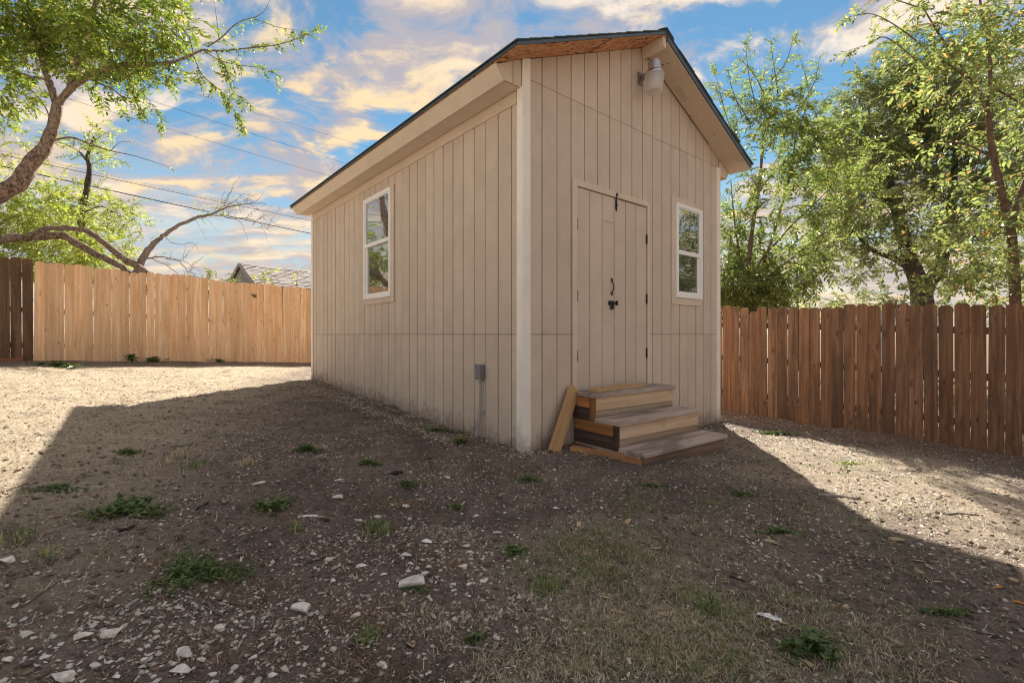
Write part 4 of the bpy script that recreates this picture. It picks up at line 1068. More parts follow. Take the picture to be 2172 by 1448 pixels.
for pts in [[(200, 300), (220, 285), (245, 278)], [(190, 350), (225, 335), (255, 340)], [(240, 450), (270, 440), (293, 428)], [(250, 490), (280, 465), (300, 460)], [(185, 300), (190, 280), (212, 262)]]:
    T3.spray([at(x, y, dC) for x, y in pts], 0.012, .12, .8, .1)
T3.build()

# --- right: young multi-stemmed tree just behind the fence by the shed
dD = 10.6
b_ = at(1588, 700, dD)
T4 = Tree('young_tree', 'young many-stemmed tree behind the right fence beside the shed', 'tree', gp(b_.x, dD), 41, M['bark_red'], M['leafD'], leaf=0.125, wid=0.19, nleaf=11, droop=0.4)
root = Vector(gp(b_.x, dD)) - Vector((0, 0, .15))
def st(pts, r0, r1=0.008): return T4.limb([root] + [at(x, y, dD + z) for x, y, z in pts], r0, r1, 8)
st([(1585, 640, 0), (1588, 560, 0), (1598, 470, 0), (1612, 380, 0), (1618, 300, .1), (1625, 230, .1), (1640, 160, .1)], .065)
st([(1600, 620, .1), (1620, 560, .2), (1640, 500, .3), (1660, 430, .4), (1680, 350, .4), (1690, 270, .4), (1700, 180, .4)], .05)
st([(1600, 630, -.1), (1640, 580, -.2), (1690, 540, -.3), (1740, 500, -.4), (1780, 480, -.4)], .04)
st([(1580, 600, .2), (1565, 520, .3), (1555, 440, .3), (1550, 380, .3)], .04)
st([(1595, 600, 0), (1660, 500, -.1), (1720, 440, -.2), (1760, 400, -.2)], .035)
for (x, y, r, k) in [(1560, 610, .55, 240), (1620, 620, .6, 260), (1550, 540, .5, 170), (1600, 530, .55, 110), (1660, 600, .5, 200), (1560, 470, .5, 120), (1620, 440, .5, 65), (1590, 380, .45, 70), (1650, 380, .5, 90), (1680, 310, .55, 120), (1620, 260, .5, 100), (1570, 230, .4, 75), (1680, 230, .5, 110), (1720, 270, .45, 90),
                     (1700, 440, .5, 60), (1700, 560, .5, 130), (1750, 520, .45, 110), (1640, 190, .35, 60), (1740, 470, .4, 90), (1560, 330, .3, 60), (1730, 340, .4, 80), (1760, 330, .5, 75), (1790, 390, .5, 75), (1800, 300, .42, 65), (1770, 260, .35, 55), (1820, 440, .45, 75), (1850, 350, .45, 60), (1550, 580, .4, 120), (1545, 630, .4, 160)]:
    T4.clump(at(x, y, dD + T4.rs.uniform(-.6, .7)), r, k * 2.2, 4)
for pts in [[(1640, 170), (1668, 130), (1682, 85)], [(1690, 240), (1725, 180), (1738, 125)], [(1615, 260), (1590, 170), (1582, 95)], [(1590, 260), (1555, 205), (1515, 180)], [(1625, 210), (1600, 160), (1565, 120)], [(1650, 200), (1640, 130), (1635, 95)], [(1570, 300), (1545, 260), (1518, 160)], [(1700, 260), (1715, 200), (1700, 130)], [(1575, 250), (1550, 180), (1545, 150)]]:
    T4.spray([at(x, y, dD + T4.rs.uniform(-.3, .3)) for x, y in pts], 0.014, .13, .72, .15)
T4.build()

# --- right: big dark tree further back
dE = 17.0
b_ = at(1960, 700, dE)
T5 = Tree('shade_tree', 'large dark green shade tree filling the sky behind the right fence', 'tree', gp(b_.x, dE), 53, M['bark_dark'], M['leafE'], leaf=0.155, wid=0.21, nleaf=10, droop=0.4)
T5.limb([Vector(gp(b_.x, dE)) - Vector((0, 0, .2)), at(1955, 640, dE), at(1945, 590, dE), at(1925, 540, dE), at(1910, 480, dE), at(1890, 400, dE), at(1870, 300, dE)], .34, .08, 12)
T5.limb([at(1952, 625, dE), at(1990, 570, dE), at(2010, 490, dE), at(2020, 400, dE), at(2030, 300, dE)], .26, .07, 10)
T5.limb([at(1940, 580, dE), at(1900, 550, dE), at(1850, 530, dE), at(1800, 480, dE)], .13, .03, 8)
T5.limb([at(1900, 440, dE), at(1850, 400, dE), at(1800, 340, dE), at(1770, 300, dE)], .12, .03, 8)
T5.limb([at(2010, 480, dE), at(2060, 420, dE), at(2110, 330, dE), at(2140, 250, dE)], .14, .04, 8)
cl = [(1780, 300, 1.0, 105), (1840, 230, 1.2, 135), (1900, 170, 1.1, 120), (1960, 180, 1.2, 135), (1830, 340, 1.3, 140), (1900, 300, 1.4, 150), (1980, 280, 1.3, 140), (2050, 240, 1.3, 110), (1770, 400, 1.1, 110), (1850, 440, 1.1, 105), (1930, 400, 1.2, 105), (2010, 380, 1.2, 110), (2080, 340, 1.3, 95),
      (1800, 500, .9, 95), (1870, 530, .9, 90), (1760, 470, .8, 95), (1960, 500, 1.0, 80), (2040, 480, 1.0, 85), (2100, 450, 1.1, 80), (1900, 120, .7, 75), (2020, 150, 1.0, 80), (2120, 250, 1.2, 75), (2160, 400, 1.2, 80), (1740, 360, .7, 75), (2200, 300, 1.6, 60), (2230, 500, 1.5, 60), (1820, 585, .5, 80), (2030, 580, .8, 80), (2120, 560, .9, 80), (2200, 150, 1.6, 50)]
for (x, y, r, k) in cl: T5.clump(at(x, y, dE + T5.rs.uniform(-1.5, 1.5)), r * 1.0, k * 1.7, 4)
T5.build()

# --- right: near tree with reddish stem
dF = 8.4
b_ = at(2160, 760, dF)
T6 = Tree('olive_tree', 'near olive-green tree with reddish stem over the right end of the fence', 'tree', gp(b_.x, dF), 67, M['bark_red'], M['leafF'], leaf=0.118, wid=0.22, nleaf=8, droop=0.45)
T6.limb([Vector(gp(b_.x, dF)) - Vector((0, 0, .2)), at(2152, 600, dF), at(2142, 480, dF), at(2122, 400, dF), at(2103, 310, dF), at(2092, 230, dF), at(2050, 165, dF), at(1990, 125, dF)], .085, .018, 10)
T6.limb([at(2142, 478, dF), at(2165, 410, dF), at(2190, 340, dF), at(2210, 240, dF)], .055, .02, 8)
T6.limb([at(2094, 232, dF), at(2100, 160, dF), at(2095, 80, dF), at(2080, 10, dF), at(2070, -80, dF)], .035, .012, 8)
T6.limb([at(2080, 200, dF), at(2030, 130, dF), at(1990, 70, dF), at(1960, 20, dF)], .028, .010, 7)
T6.limb([at(2095, 180, dF), at(2140, 205, dF), at(2180, 230, dF)], .022, .010, 7)
T6.limb([at(2110, 340, dF), at(2060, 310, dF), at(2000, 300, dF), at(1950, 310, dF)], .02, .007, 6)
cl = [(2060, 60, .75, 95), (1990, 50, .6, 85), (2120, 60, .8, 95), (1960, 100, .5, 75), (2030, 120, .6, 100), (2100, 140, .6, 95), (2160, 120, .7, 95), (2000, 170, .5, 95), (1940, 170, .4, 70), (2150, 200, .5, 85), (1900, 60, .35, 60), (2040, 220, .45, 75), (1960, 230, .4, 65), (2010, 280, .4, 60), (2060, 300, .4, 60), (2150, 290, .5, 85),
      (1980, 330, .35, 60), (1930, 310, .3, 60), (2050, 390, .5, 85), (1990, 420, .4, 65), (2100, 420, .4, 75), (2160, 380, .5, 85), (2040, 470, .5, 100), (1980, 500, .4, 80), (2090, 500, .5, 110), (2150, 520, .5, 110), (2030, 550, .5, 120), (2100, 570, .5, 130), (1960, 560, .38, 100), (2160, 590, .5, 130), (2060, 610, .4, 130), (2120, 640, .35, 130), (1910, 460, .35, 60), (2220, 450, .8, 90), (2230, 250, .9, 80), (2240, 620, .8, 100), (2200, 20, 1.0, 80), (2080, -60, .9, 70), (1980, -50, .7, 60), (2330, 400, 1.2, 60), (2350, 150, 1.2, 60)]
for (x, y, r, k) in cl: T6.clump(at(x, y, dF + T6.rs.uniform(-.7, .7)), r * .97, k * 1.25, 4)
for pts in [[(1960, 100), (1900, 55), (1850, 30), (1805, 35)], [(1945, 130), (1880, 80), (1840, 95), (1798, 108)], [(1960, 20), (1900, 0), (1850, -15)], [(2000, 430), (1940, 390), (1890, 400)], [(2040, 600), (1990, 640), (1945, 655)]]:
    T6.spray([at(x, y, dF + T6.rs.uniform(-.2, .2)) for x, y in pts], 0.012, .13, .85, .15)
T6.build()

dH = 8.6
T7 = Tree('yard_tree', 'leafy tree past the right edge of the picture, mirrored in the front window', 'tree', gp(12.2, dH), 77, M['bark_red'], M['leafF'], leaf=0.13, wid=0.22, nleaf=9, droop=0.45)
T7.limb([Vector(gp(12.2, dH)) - Vector((0, 0, .2)), Vector((12.2, dH, 1.2)), Vector((12.0, dH - .2, 2.6)), Vector((12.1, dH, 4.2)), Vector((12.3, dH, 5.6))], .12, .03, 9)
for q in [(11.2, 7.6, 2.0, .8), (12.4, 7.4, 2.3, .9), (11.4, 8.6, 3.0, .9), (12.8, 8.2, 3.4, 1.0), (11.6, 7.6, 3.8, .8), (12.4, 9.2, 4.4, .9), (12.0, 8.2, 5.2, .8), (11.2, 8.8, 4.6, .6), (13.4, 7.6, 2.6, .8), (11.0, 9.4, 2.0, .7), (13.2, 9.4, 5.4, .7)]: T7.clump(q[:3], q[3], 130, 4)
T7.build()

# --- small far trees and shrubs seen over the fences
def bush(name, label, cat, d, items, seed, leafm, leaf=.14, bark='bark_dark', trunk=None, group=None, nleaf=9):
    b_ = at(items[0][0], 700, d)
    T = Tree(name, label, cat, gp(b_.x, d), seed, M[bark], M[leafm], leaf=leaf, wid=.22, nleaf=nleaf, droop=.3, group=group)
    tp = at(items[0][0], items[0][1], d)
    T.limb([Vector(gp(b_.x, d)) - Vector((0, 0, .1)), (Vector(gp(b_.x, d)) + tp) / 2 + Vector((.05, 0, 0)), tp], trunk or .06, .02, 7)
    for (x, y, r, k) in items: T.clump(at(x, y, d + T.rs.uniform(-.4, .4)), r, k, 4)
    return T.build()
bush('small_tree', 'small far tree with thin forked trunk in the gap right of the young tree', 'tree', 21, [(1690, 560, 1.0, 50), (1650, 530, .8, 50), (1730, 540, .9, 50), (1690, 500, .9, 45), (1640, 570, .7, 50), (1740, 590, .7, 45)], 71, 'leafD', .17, trunk=.12)
bush('shrub', 'low green shrub peeking over the middle of the right fence', 'shrub', 14, [(1800, 648, .5, 120), (1750, 645, .45, 120), (1840, 655, .45, 120), (1780, 640, .3, 100)], 73, 'leafD', .13, group=None)
bush('shrub', 'olive shrub behind the right fence under the dark shade tree', 'shrub', 13, [(1900, 640, .55, 130), (1870, 630, .4, 120), (1950, 645, .5, 110)], 79, 'leafF', .12)
bush('shrub', 'grey-green far shrub left of the neighbouring house', 'shrub', 24, [(460, 598, .7, 90), (430, 604, .6, 90), (490, 606, .6, 90), (395, 608, .5, 80)], 83, 'leafE', .16)
bush('shrub', 'bright green shrub behind the new fence below the split limb', 'shrub', 13.4, [(120, 560, .75, 140), (60, 560, .7, 140), (200, 575, .55, 140), (0, 540, .8, 120), (260, 585, .4, 120)], 89, 'leafB', .12)
def vine(label, d, pts, seed):
    b_ = at(pts[0][0], 700, d)
    T = Tree('sapling', label, 'sapling', gp(b_.x, d), seed, M['bark_red'], M['leafB'], leaf=.10, wid=.24, nleaf=7)
    T.spray([Vector(gp(b_.x, d))] + [at(x, y, d) for x, y in pts], .014, .12, .9, .55)
    return T
v1 = vine('leafy green sapling tip rising over the new fence before the shingle roof', 12.9, [(543, 615), (552, 600), (562, 585), (582, 572)], 91)
for q in [(540, 596), (548, 590), (556, 600), (560, 588), (535, 600), (566, 592), (575, 588)]: v1.frond(at(q[0], q[1], 12.9), Vector((rng.normal(), 0, rng.normal() * .5)), .8)
v1.build()
v2 = vine('thin sapling tip over the new fence close to the shed corner', 13.6, [(628, 620), (629, 605), (630, 592), (632, 582)], 97)
v2.build()

# ------------------------------------------------------------------ ground cover and litter
def outside(x, y, m=0.02):
    a, b = inv_shed(x, y)
    inshed = (a > -m) & (a < W + m) & (b > -m) & (b < L + m)
    st_ = (a > 0.60) & (a < 2.05) & (b > -0.93) & (b < 0.1)
    return ~(inshed | st_)
def in_yard(x, y):
    a, b = inv_shed(x, y); return (b < BF - 0.05) & (a < AR - 0.05)
def sample(n, rmin=1.0, rmax=15, spread=62, pw=1.0, seed=0, keep=None):
    rs = np.random.default_rng(seed)
    r = rmin + (rmax - rmin) * rs.uniform(0, 1, n * 3) ** pw; th = R(90) + np.radians(rs.uniform(-spread, spread, n * 3))
    x, y = r * np.cos(th), r * np.sin(th)
    ok = outside(x, y) & in_yard(x, y)
    if keep is not None: ok &= rs.uniform(0, 1, n * 3) < keep(x, y)
    x, y = x[ok][:n], y[ok][:n]
    return x, y, rs
_pv = [(rng.uniform(0, math.tau), rng.uniform(0, math.tau), wl) for wl in (2.6, 1.7, 1.1, .7, .45) for _ in range(2)]
def patch(x, y, k=0.0):
    s = 0
    for th, ph, wl in _pv: s = s + np.sin((x * math.cos(th) + y * math.sin(th)) * math.tau / wl + ph + k)
    return 0.5 + 0.5 * np.tanh(s / 1.9)
def z_straw(x, y): return np.clip((-0.7 - (x + 0.30 * y)) / 2.0, 0, 1)
def z_mid(x, y): return np.exp(-(((x - 0.75) / 0.75) ** 2 + ((y - 2.15) / 0.85) ** 2)) * 1.0
def z_right(x, y): return np.exp(-(((x - 3.7) / 1.4) ** 2 + ((y - 4.2) / 1.9) ** 2))
def z_drip(x, y):
    a, b = inv_shed(x, y); return np.exp(-((a + 0.42) / 0.12) ** 2) * (b > -0.2) * (b < 6) + np.exp(-((a + 0.06) / 0.10) ** 2) * (b > -.2) * (b < 6) * .8
def z_fence(x, y):
    a, b = inv_shed(x, y); return np.exp(-((a - AR + .35) / 0.5) ** 2) + np.exp(-((b - BF + .5) / .6) ** 2)

def blades(name, label, x, y, rs, hmin, hmax, wmin, wmax, lean, mat, flat=False):
    n = len(x); z = gz(x, y) - 0.004
    th = rs.uniform(0, math.tau, n); hh = rs.uniform(hmin, hmax, n); ww = rs.uniform(wmin, wmax, n); ln_ = rs.uniform(lean[0], lean[1], n)
    dx, dy = np.cos(th), np.sin(th); px, py = -dy, dx
    pos = np.stack([x, y, z], -1)
    d = np.stack([dx, dy, np.zeros(n)], -1); s = np.stack([px, py, np.zeros(n)], -1); up = np.array([0, 0, 1.0])
    b0 = pos + s * (ww * .5)[:, None]; b1 = pos - s * (ww * .5)[:, None]
    mid_ = pos + d * (hh * ln_ * .45)[:, None] + up * (hh * (1 - ln_ * .55) * .62)[:, None]
    m0 = mid_ + s * (ww * .4)[:, None]; m1 = mid_ - s * (ww * .4)[:, None]
    tip = pos + d * (hh * ln_)[:, None] + up * (hh * np.maximum(.06, (1 - ln_) * .95))[:, None]
    v = np.stack([b0, b1, m1, m0, tip], 1).reshape(-1, 3); q = np.arange(n)[:, None] * 5
    tri = np.concatenate([q + np.array([[0, 1, 2]]), q + np.array([[0, 2, 3]]), q + np.array([[3, 2, 4]])], 0)
    o = mesh_obj(name, np_mesh(name, v, tri), mat)
    return tag(o, label, 'grass', kind='stuff')
def chips(name, label, cat, x, y, rs, lmin, lmax, asp, mat, lift=0.003, tilt=0.35):
    n = len(x); z = gz(x, y) + lift
    ln_ = rs.uniform(0, 1, n) ** 2 * (lmax - lmin) + lmin; wd = ln_ * rs.uniform(asp[0], asp[1], n)
    th = rs.uniform(0, math.tau, n)
    d = np.stack([np.cos(th), np.sin(th), rs.normal(0, tilt * .5, n)], -1); s = np.stack([-np.sin(th), np.cos(th), rs.normal(0, tilt, n)], -1)
    c = np.stack([x, y, z + ln_ * .06], -1); curl = rs.uniform(-.1, .35, n) * ln_
    up = np.array([0, 0, 1.0])
    v = np.stack([c - d * (ln_ / 2)[:, None] + up * curl[:, None], c + s * (wd / 2)[:, None], c + d * (ln_ / 2)[:, None] + up * curl[:, None] * .6, c - s * (wd / 2)[:, None]], 1).reshape(-1, 3)
    q = np.arange(n)[:, None] * 4
    tri = np.concatenate([q + np.array([[0, 1, 2]]), q + np.array([[0, 2, 3]])], 0)
    o = mesh_obj(name, np_mesh(name, v, tri), mat)
    return tag(o, label, cat, kind='stuff')
def lumps(name, label, cat, x, y, rs, smin, smax, mat, flat=.6, sink=.25):
    n = len(x); sz = smin + (smax - smin) * rs.uniform(0, 1, n) ** 4.5
    base = np.array([[1, 0, 0], [0, 1, 0], [-1, 0, 0], [0, -1, 0], [0, 0, 1], [0, 0, -1], [.7, .7, .4], [-.7, .7, .35], [-.7, -.7, .4], [.7, -.7, .35]], float)
    fc = np.array([[0, 6, 9], [6, 4, 9], [6, 1, 7], [6, 7, 4], [7, 2, 8], [7, 8, 4], [8, 3, 9], [8, 9, 4], [0, 1, 6], [1, 2, 7], [2, 3, 8], [3, 0, 9], [0, 5, 1], [1, 5, 2], [2, 5, 3], [3, 5, 0]])
    v = base[None] * (1 + rs.normal(0, .28, (n, 10, 1)))
    st_ = np.stack([rs.uniform(.7, 1.3, n), rs.uniform(.5, 1.0, n), rs.uniform(.6, 1.2, n) * flat], -1)
    v = v * st_[:, None] * sz[:, None, None]
    th = rs.uniform(0, math.tau, n); cx, sx_ = np.cos(th), np.sin(th)
    vx = v[..., 0] * cx[:, None] - v[..., 1] * sx_[:, None]; vy = v[..., 0] * sx_[:, None] + v[..., 1] * cx[:, None]
    v = np.stack([vx + x[:, None], vy + y[:, None], v[..., 2] + (gz(x, y) + sz * flat * sink)[:, None]], -1).reshape(-1, 3)
    tri = (np.arange(n)[:, None, None] * 10 + fc[None]).reshape(-1, 3)
    o = mesh_obj(name, np_mesh(name, v, tri), mat)
    return tag(o, label, cat, kind='stuff')

def gauss(n, items, seed):
    """points gathered round a few spots (cx, cy, sx, sy, weight)"""
    rs = np.random.default_rng(seed); w_ = np.array([q[4] for q in items], float); k_ = rs.choice(len(items), n, p=w_ / w_.sum())
    it = np.array([q[:4] for q in items])[k_]
    x = it[:, 0] + rs.normal(0, .85, n) * it[:, 2]; y = it[:, 1] + rs.normal(0, .85, n) * it[:, 3]
    ok = outside(x, y) & in_yard(x, y) & (y > .7)
    return x[ok], y[ok], rs
def bunch(n, items, seed, k=10, sp=.014):
    x, y, rs = gauss(n // k, items, seed)
    kp = rs.uniform(0, .8, len(x)) < patch(x, y, seed * .7); x, y = x[kp], y[kp]
    x = np.repeat(x, k) + rs.normal(0, sp, len(x) * k); y = np.repeat(y, k) + rs.normal(0, sp, len(y) * k)
    ok = outside(x, y); return x[ok], y[ok], rs
def cat2(*a):
    return np.concatenate([q[0] for q in a]), np.concatenate([q[1] for q in a]), a[0][2]
x, y, rs = sample(60000, 1.1, 13, 62, 1.15, 101, lambda x, y: np.clip(z_straw(x, y) * .95 + z_right(x, y) * .6 + .03, 0, 1))
blades('dry_straw', 'flattened dry straw covering the ground on the left and right', x, y, rs, .025, .085, .0018, .004, (.80, 1.05), M['grassdry'])
mid = [(.55, 2.2, .38, .35, 1.0), (.95, 2.0, .35, .30, .9), (.75, 1.7, .35, .2, .8), (.30, 1.75, .25, .18, .4), (1.25, 1.85, .25, .22, .4), (.45, 2.7, .3, .2, .45), (-.3, 1.75, .12, .1, .12), (-.25, 2.5, .16, .12, .2), (.1, 1.5, .2, .1, .3)]
x, y, rs = cat2(bunch(21000, mid, 102, 8, .016), sample(2200, 1.1, 7, 60, 1.0, 112, lambda x, y: patch(x, y, 2.0) ** 2))
blades('dry_grass', 'thin patch of pale dry turf on the dirt in front of the steps', x, y, rs, .018, .060, .0014, .0032, (.55, 1.08), M['grassdry'])
grn = [(.45, 2.45, .25, .22, .8), (.30, 2.2, .2, .2, .6), (1.0, 1.85, .3, .2, .9), (.5, 1.6, .3, .12, .8), (.9, 3.1, .35, .2, .5), (1.4, 3.1, .35, .25, .5), (2.2, 3.2, .5, .3, .4), (1.9, 2.3, .3, .2, .25), (3.2, 4.6, .6, .5, .5), (.1, 3.5, .3, .2, .3), (1.6, 2.7, .4, .3, .4), (-.8, 3.0, .4, .2, .15)]
x, y, rs = bunch(21000, grn, 103, 14, .022)
blades('green_grass', 'sparse green grass blades growing through the dirt', x, y, rs, .015, .052, .0016, .0036, (.3, 1.0), M['grassgreen'])
rt = [(-1.05, 1.9, .12, .07, 1), (-.55, 1.75, .12, .06, 1), (-.75, 2.9, .15, .08, 1), (-.3, 2.2, .12, .07, .7), (-1.7, 3.2, .2, .12, .8), (-.2, 3.6, .2, .1, 1), (-1.5, 2.0, .12, .06, .7), (-.95, 1.55, .15, .06, .8), (-.45, 1.5, .12, .05, .7), (-1.3, 2.6, .2, .1, .8), (.05, 3.9, .2, .08, .8), (-2.2, 2.4, .2, .1, .5), (-.7, 3.9, .3, .1, .7)]
x, y, rs = gauss(6500, rt, 108)
blades('dry_roots', 'brown tangles of dead weed roots on the dirt', x, y, rs, .02, .06, .0012, .0028, (.75, 1.1), M['roots'])
x, y, rs = sample(120000, 1.05, 12, 62, 0.85, 104, lambda x, y: np.clip(.12 + .9 * z_drip(x, y) + .45 * z_fence(x, y) + .75 * patch(x, y, .6) ** 2, 0, 1))
chips('leaf_litter', 'scattered leaf and bark fragments over the dirt', 'litter', x, y, rs, .003, .030, (.16, .5), M['litter'], .002, .5)
x, y, rs = sample(7000, 1.5, 12, 62, 0.9, 121, lambda x, y: np.clip(.15 + z_straw(x, y), 0, 1))
chips('bark_chips', 'dark bark chips and dead leaf bits strewn over the straw', 'litter', x, y, rs, .008, .05, (.2, .5), M['chips'])
dl = [(S(-.42, b_).x, S(-.42, b_).y, .10, .10, 1) for b_ in np.arange(.6, 5.9, .25)] + [(S(-.07, b_).x, S(-.07, b_).y, .07, .07, .5) for b_ in np.arange(.1, 6, .25)] + [(S(b_, -.07).x, S(b_, -.07).y, .06, .06, .4) for b_ in np.arange(-.2, .6, .2)] + [(S(b_, -.1).x, S(b_, -.1).y, .1, .1, .4) for b_ in np.arange(2.1, 3.8, .3)]
x, y, rs = gauss(9000, dl, 109)
chips('wall_litter', 'line of dry leaf litter along the foot of the shed walls', 'litter', x, y, rs, .008, .042, (.25, .6), M['litter'])
x, y, rs = cat2(sample(8000, 1.05, 9, 62, 0.95, 105, lambda x, y: .08 + .92 * patch(x, y, 5.0) ** 3), gauss(4200, [(-.95, 1.55, .55, .22, 1.2), (-.3, 2.35, .35, .3, .9), (-1.4, 1.7, .3, .25, .6), (-.2, 1.8, .3, .3, .4), (-.5, 3.4, .4, .4, .3)], 115))
lumps('gravel', 'small pale limestone gravel scattered over the dirt', 'gravel', x, y, rs, .0016, .0125, M['stone'], .75)
x, y, rs = sample(24000, 1.05, 9, 62, 1.2, 106, lambda x, y: np.clip(.5 + .5 * patch(x, y, 3.0) - .45 * z_straw(x, y), 0, 1))
lumps('soil_crumbs', 'brown crumbs of soil loose on the ground', 'soil', x, y, rs, .002, .016, M['clod'], .7)

# --- stones picked out one by one
def stone_mesh(seed):
    rs = np.random.default_rng(seed); bm = bmesh.new(); bmesh.ops.create_icosphere(bm, subdivisions=2, radius=1.0)
    ph = rs.uniform(0, 6, 6); cuts = [Vector(rs.normal(0, 1, 3)).normalized() for _ in range(7)]; offs = rs.uniform(.30, .72, 7)
    for v in bm.verts:
        for c_, o_ in zip(cuts, offs):
            d_ = v.co.dot(c_) - o_
            if d_ > 0: v.co -= c_ * d_
        v.co *= 1 + .06 * math.sin(v.co.x * 5 + ph[0]) + .05 * math.sin(v.co.y * 6 + ph[1])
        v.co.z *= .55
    me = bpy.data.meshes.new('stone'); bm.to_mesh(me); bm.free(); me.materials.append(M['stone']); return me
smesh = [stone_mesh(300 + i) for i in range(8)]
def stone(px, py, wpx, label, group=None, rot=None, flat=1.0, asp=.62):
    x, y = gpix(px, py); s = wpx / F * y / 2 * 1.2
    o = link(bpy.data.objects.new('stone', smesh[int(rng.integers(0, 8))]))
    o.scale = (s, s * asp, s * .75 * flat); o.rotation_euler = (rng.normal(0, .12), rng.normal(0, .12), rng.uniform(-.5, .5) if rot is None else rot)
    o.location = (x, y, g1(x, y) + s * .16 * flat)
    return tag(o, label, 'stone', group)
named = [(880, 1240, 58, 'largest grey stone in the middle of the dirt, above the sprawling weed stem'), (645, 1294, 52, 'long flat pale stone lying alone left of the middle foreground'), (175, 1352, 38, 'upright angular white stone near the bottom left corner'),
         (240, 1342, 52, 'big rounded pale stone beside the upright angular stone at bottom left'), (130, 1440, 52, 'large flat stone cut by the bottom edge at far left'), (380, 1424, 44, 'squarish white stone near the bottom edge, left of centre'),
         (390, 1388, 44, 'lumpy pale stone just above the squarish stone at the bottom'), (200, 1414, 28, 'round whitish stone near the bottom edge between two larger stones'), (12, 1190, 40, 'pale stone touching the left edge of the picture'),
         (550, 1026, 26, 'upright brown-grey stone in the shade left of the shed wall'), (948, 1014, 18, 'small pointed stone right of the dark bark lump'), (758, 1306, 24, 'brownish stone standing alone below the long flat stone'),
         (810, 1412, 26, 'white triangular stone near the bottom edge, centre left'), (982, 1204, 26, 'white stone right of the stone cluster in the middle'), (862, 1178, 20, 'cream stone at the left of the middle cluster, nearest the dry grass'),
         (904, 1150, 24, 'pinkish stone at the top of the middle cluster'), (765, 1202, 22, 'blocky white stone left of the middle cluster'), (720, 1056, 24, 'flat white stone above the white pipe scrap'), (1028, 1232, 20, 'small round pale stone at the right end of the middle cluster'),
         (60, 1345, 34, 'thin flat stone at far left above the bottom corner'), (1056, 1130, 20, 'pale pebble stone below the shed corner in the dirt'), (470, 1330, 26, 'small rough stone among dry roots at lower left')]
for px, py, wp, lb in named: stone(px, py, wp, lb)
for px, py, wp in [(990, 1160, 20), (996, 1172, 16), (868, 1196, 18), (898, 1188, 14), (912, 1202, 15), (900, 1218, 18), (815, 1218, 16), (962, 1240, 15), (994, 1240, 14), (708, 1232, 15), (665, 1176, 16), (700, 1186, 26), (762, 1104, 18), (800, 1098, 18), (860, 1075, 18), (300, 1180, 16), (262, 1182, 14), (1024, 1185, 14), (926, 1170, 12), (946, 1150, 14),
                   (720, 1020, 16), (560, 1310, 16), (500, 1320, 16), (150, 1300, 16), (310, 1400, 20), (270, 1360, 16), (430, 1400, 20), (300, 1415, 18), (330, 1340, 14), (540, 1395, 20), (20, 1400, 26), (95, 1395, 22), (690, 1330, 14), (740, 1260, 14), (615, 1090, 12), (870, 1100, 14), (1010, 1095, 13), (1180, 1078, 12), (450, 1432, 20), (580, 1432, 22), (250, 1436, 18)]:
    stone(px, py, wp, 'small pale limestone pebble lying on the dark dirt left of centre', 'small loose limestone pebbles')

# --- weeds
def weed(px, py, wpx, label, n=60, leaf=.035, hgt=.05, seed=0, wide=.30, mat='weed', asp=.6):
    rs = np.random.default_rng(seed + 500); x, y = gpix(px, py); rad = wpx / F * y / 2; n = int(n * 1.9)
    vs = []; fs = []
    for i in range(n):
        a = rs.uniform(0, math.tau); q = rad * min(1.1, abs(rs.normal(0, .55))) * (0.75 + .35 * math.sin(3 * a + seed))
        cx, cy = q * math.cos(a), q * math.sin(a) * asp * 1.3
        z0 = g1(x + cx, y + cy) - g1(x, y); hz_ = rs.uniform(.15, 1) * hgt
        for k in range(int(rs.integers(3, 6))):
            th = rs.uniform(0, math.tau); el_ = rs.uniform(-.15, .8); ln_ = leaf * (.58, .72, .85)[seed % 3] * rs.uniform(.4, 1.3)
            d_ = Vector((math.cos(th) * math.cos(el_), math.sin(th) * math.cos(el_), math.sin(el_))); s_ = Vector((-math.sin(th), math.cos(th), rs.normal(0, .3))).normalized(); nn = d_.cross(s_)
            b_ = Vector((cx, cy, z0 + hz_ * .6 - .006)); m_ = b_ + d_ * ln_ * .5; wd = ln_ * wide * (1.0, .55, .8, 1.15)[seed % 4]
            j = len(vs); vs += [b_, m_ + s_ * wd + nn * wd * .3, b_ + d_ * ln_ - Vector((0, 0, ln_ * .15)), m_ - s_ * wd + nn * wd * .3]
            fs += [(j, j + 1, j + 2), (j, j + 2, j + 3)]
        # stem down into the soil
        j = len(vs); w_ = .0015
        vs += [Vector((cx - w_, cy, z0 - .02)), Vector((cx + w_, cy, z0 - .02)), Vector((cx + w_, cy, z0 + hz_ * .6)), Vector((cx - w_, cy, z0 + hz_ * .6))]; fs += [(j, j + 1, j + 2), (j, j + 2, j + 3)]
    me = bpy.data.meshes.new('weed'); me.from_pydata([tuple(v) for v in vs], [], fs); me.update()
    o = mesh_obj('weed', me, M[mat]); o.location = (x, y, g1(x, y))
    return tag(o, label, 'weed')
weed(415, 1215, 230, 'largest dark green weed mat in the lower left foreground', 260, .042, .05, 1)
weed(265, 1085, 170, 'wide green weed patch at left in front of the shadow edge', 150, .05, .06, 2)
weed(120, 1040, 130, 'thin dark weed strip along the shadow edge at far left', 80, .04, .04, 3, asp=.35)
weed(578, 1077, 100, 'bluish green weed clump right of the wide weed patch', 80, .045, .05, 4)
weed(272, 962, 56, 'dark weed tuft in the shade behind the weed patches', 30, .05, .05, 5)
weed(868, 1030, 66, 'bright weed clump below the dark bark lump', 60, .04, .05, 6)
weed(780, 984, 56, 'green weed clump left of the dark bark lump', 45, .045, .05, 7)
weed(650, 953, 54, 'weed clump in the shade midway along the shed wall', 40, .05, .05, 8)
weed(1122, 1018, 90, 'low green weed strip below the shed corner', 70, .04, .04, 9, asp=.3)
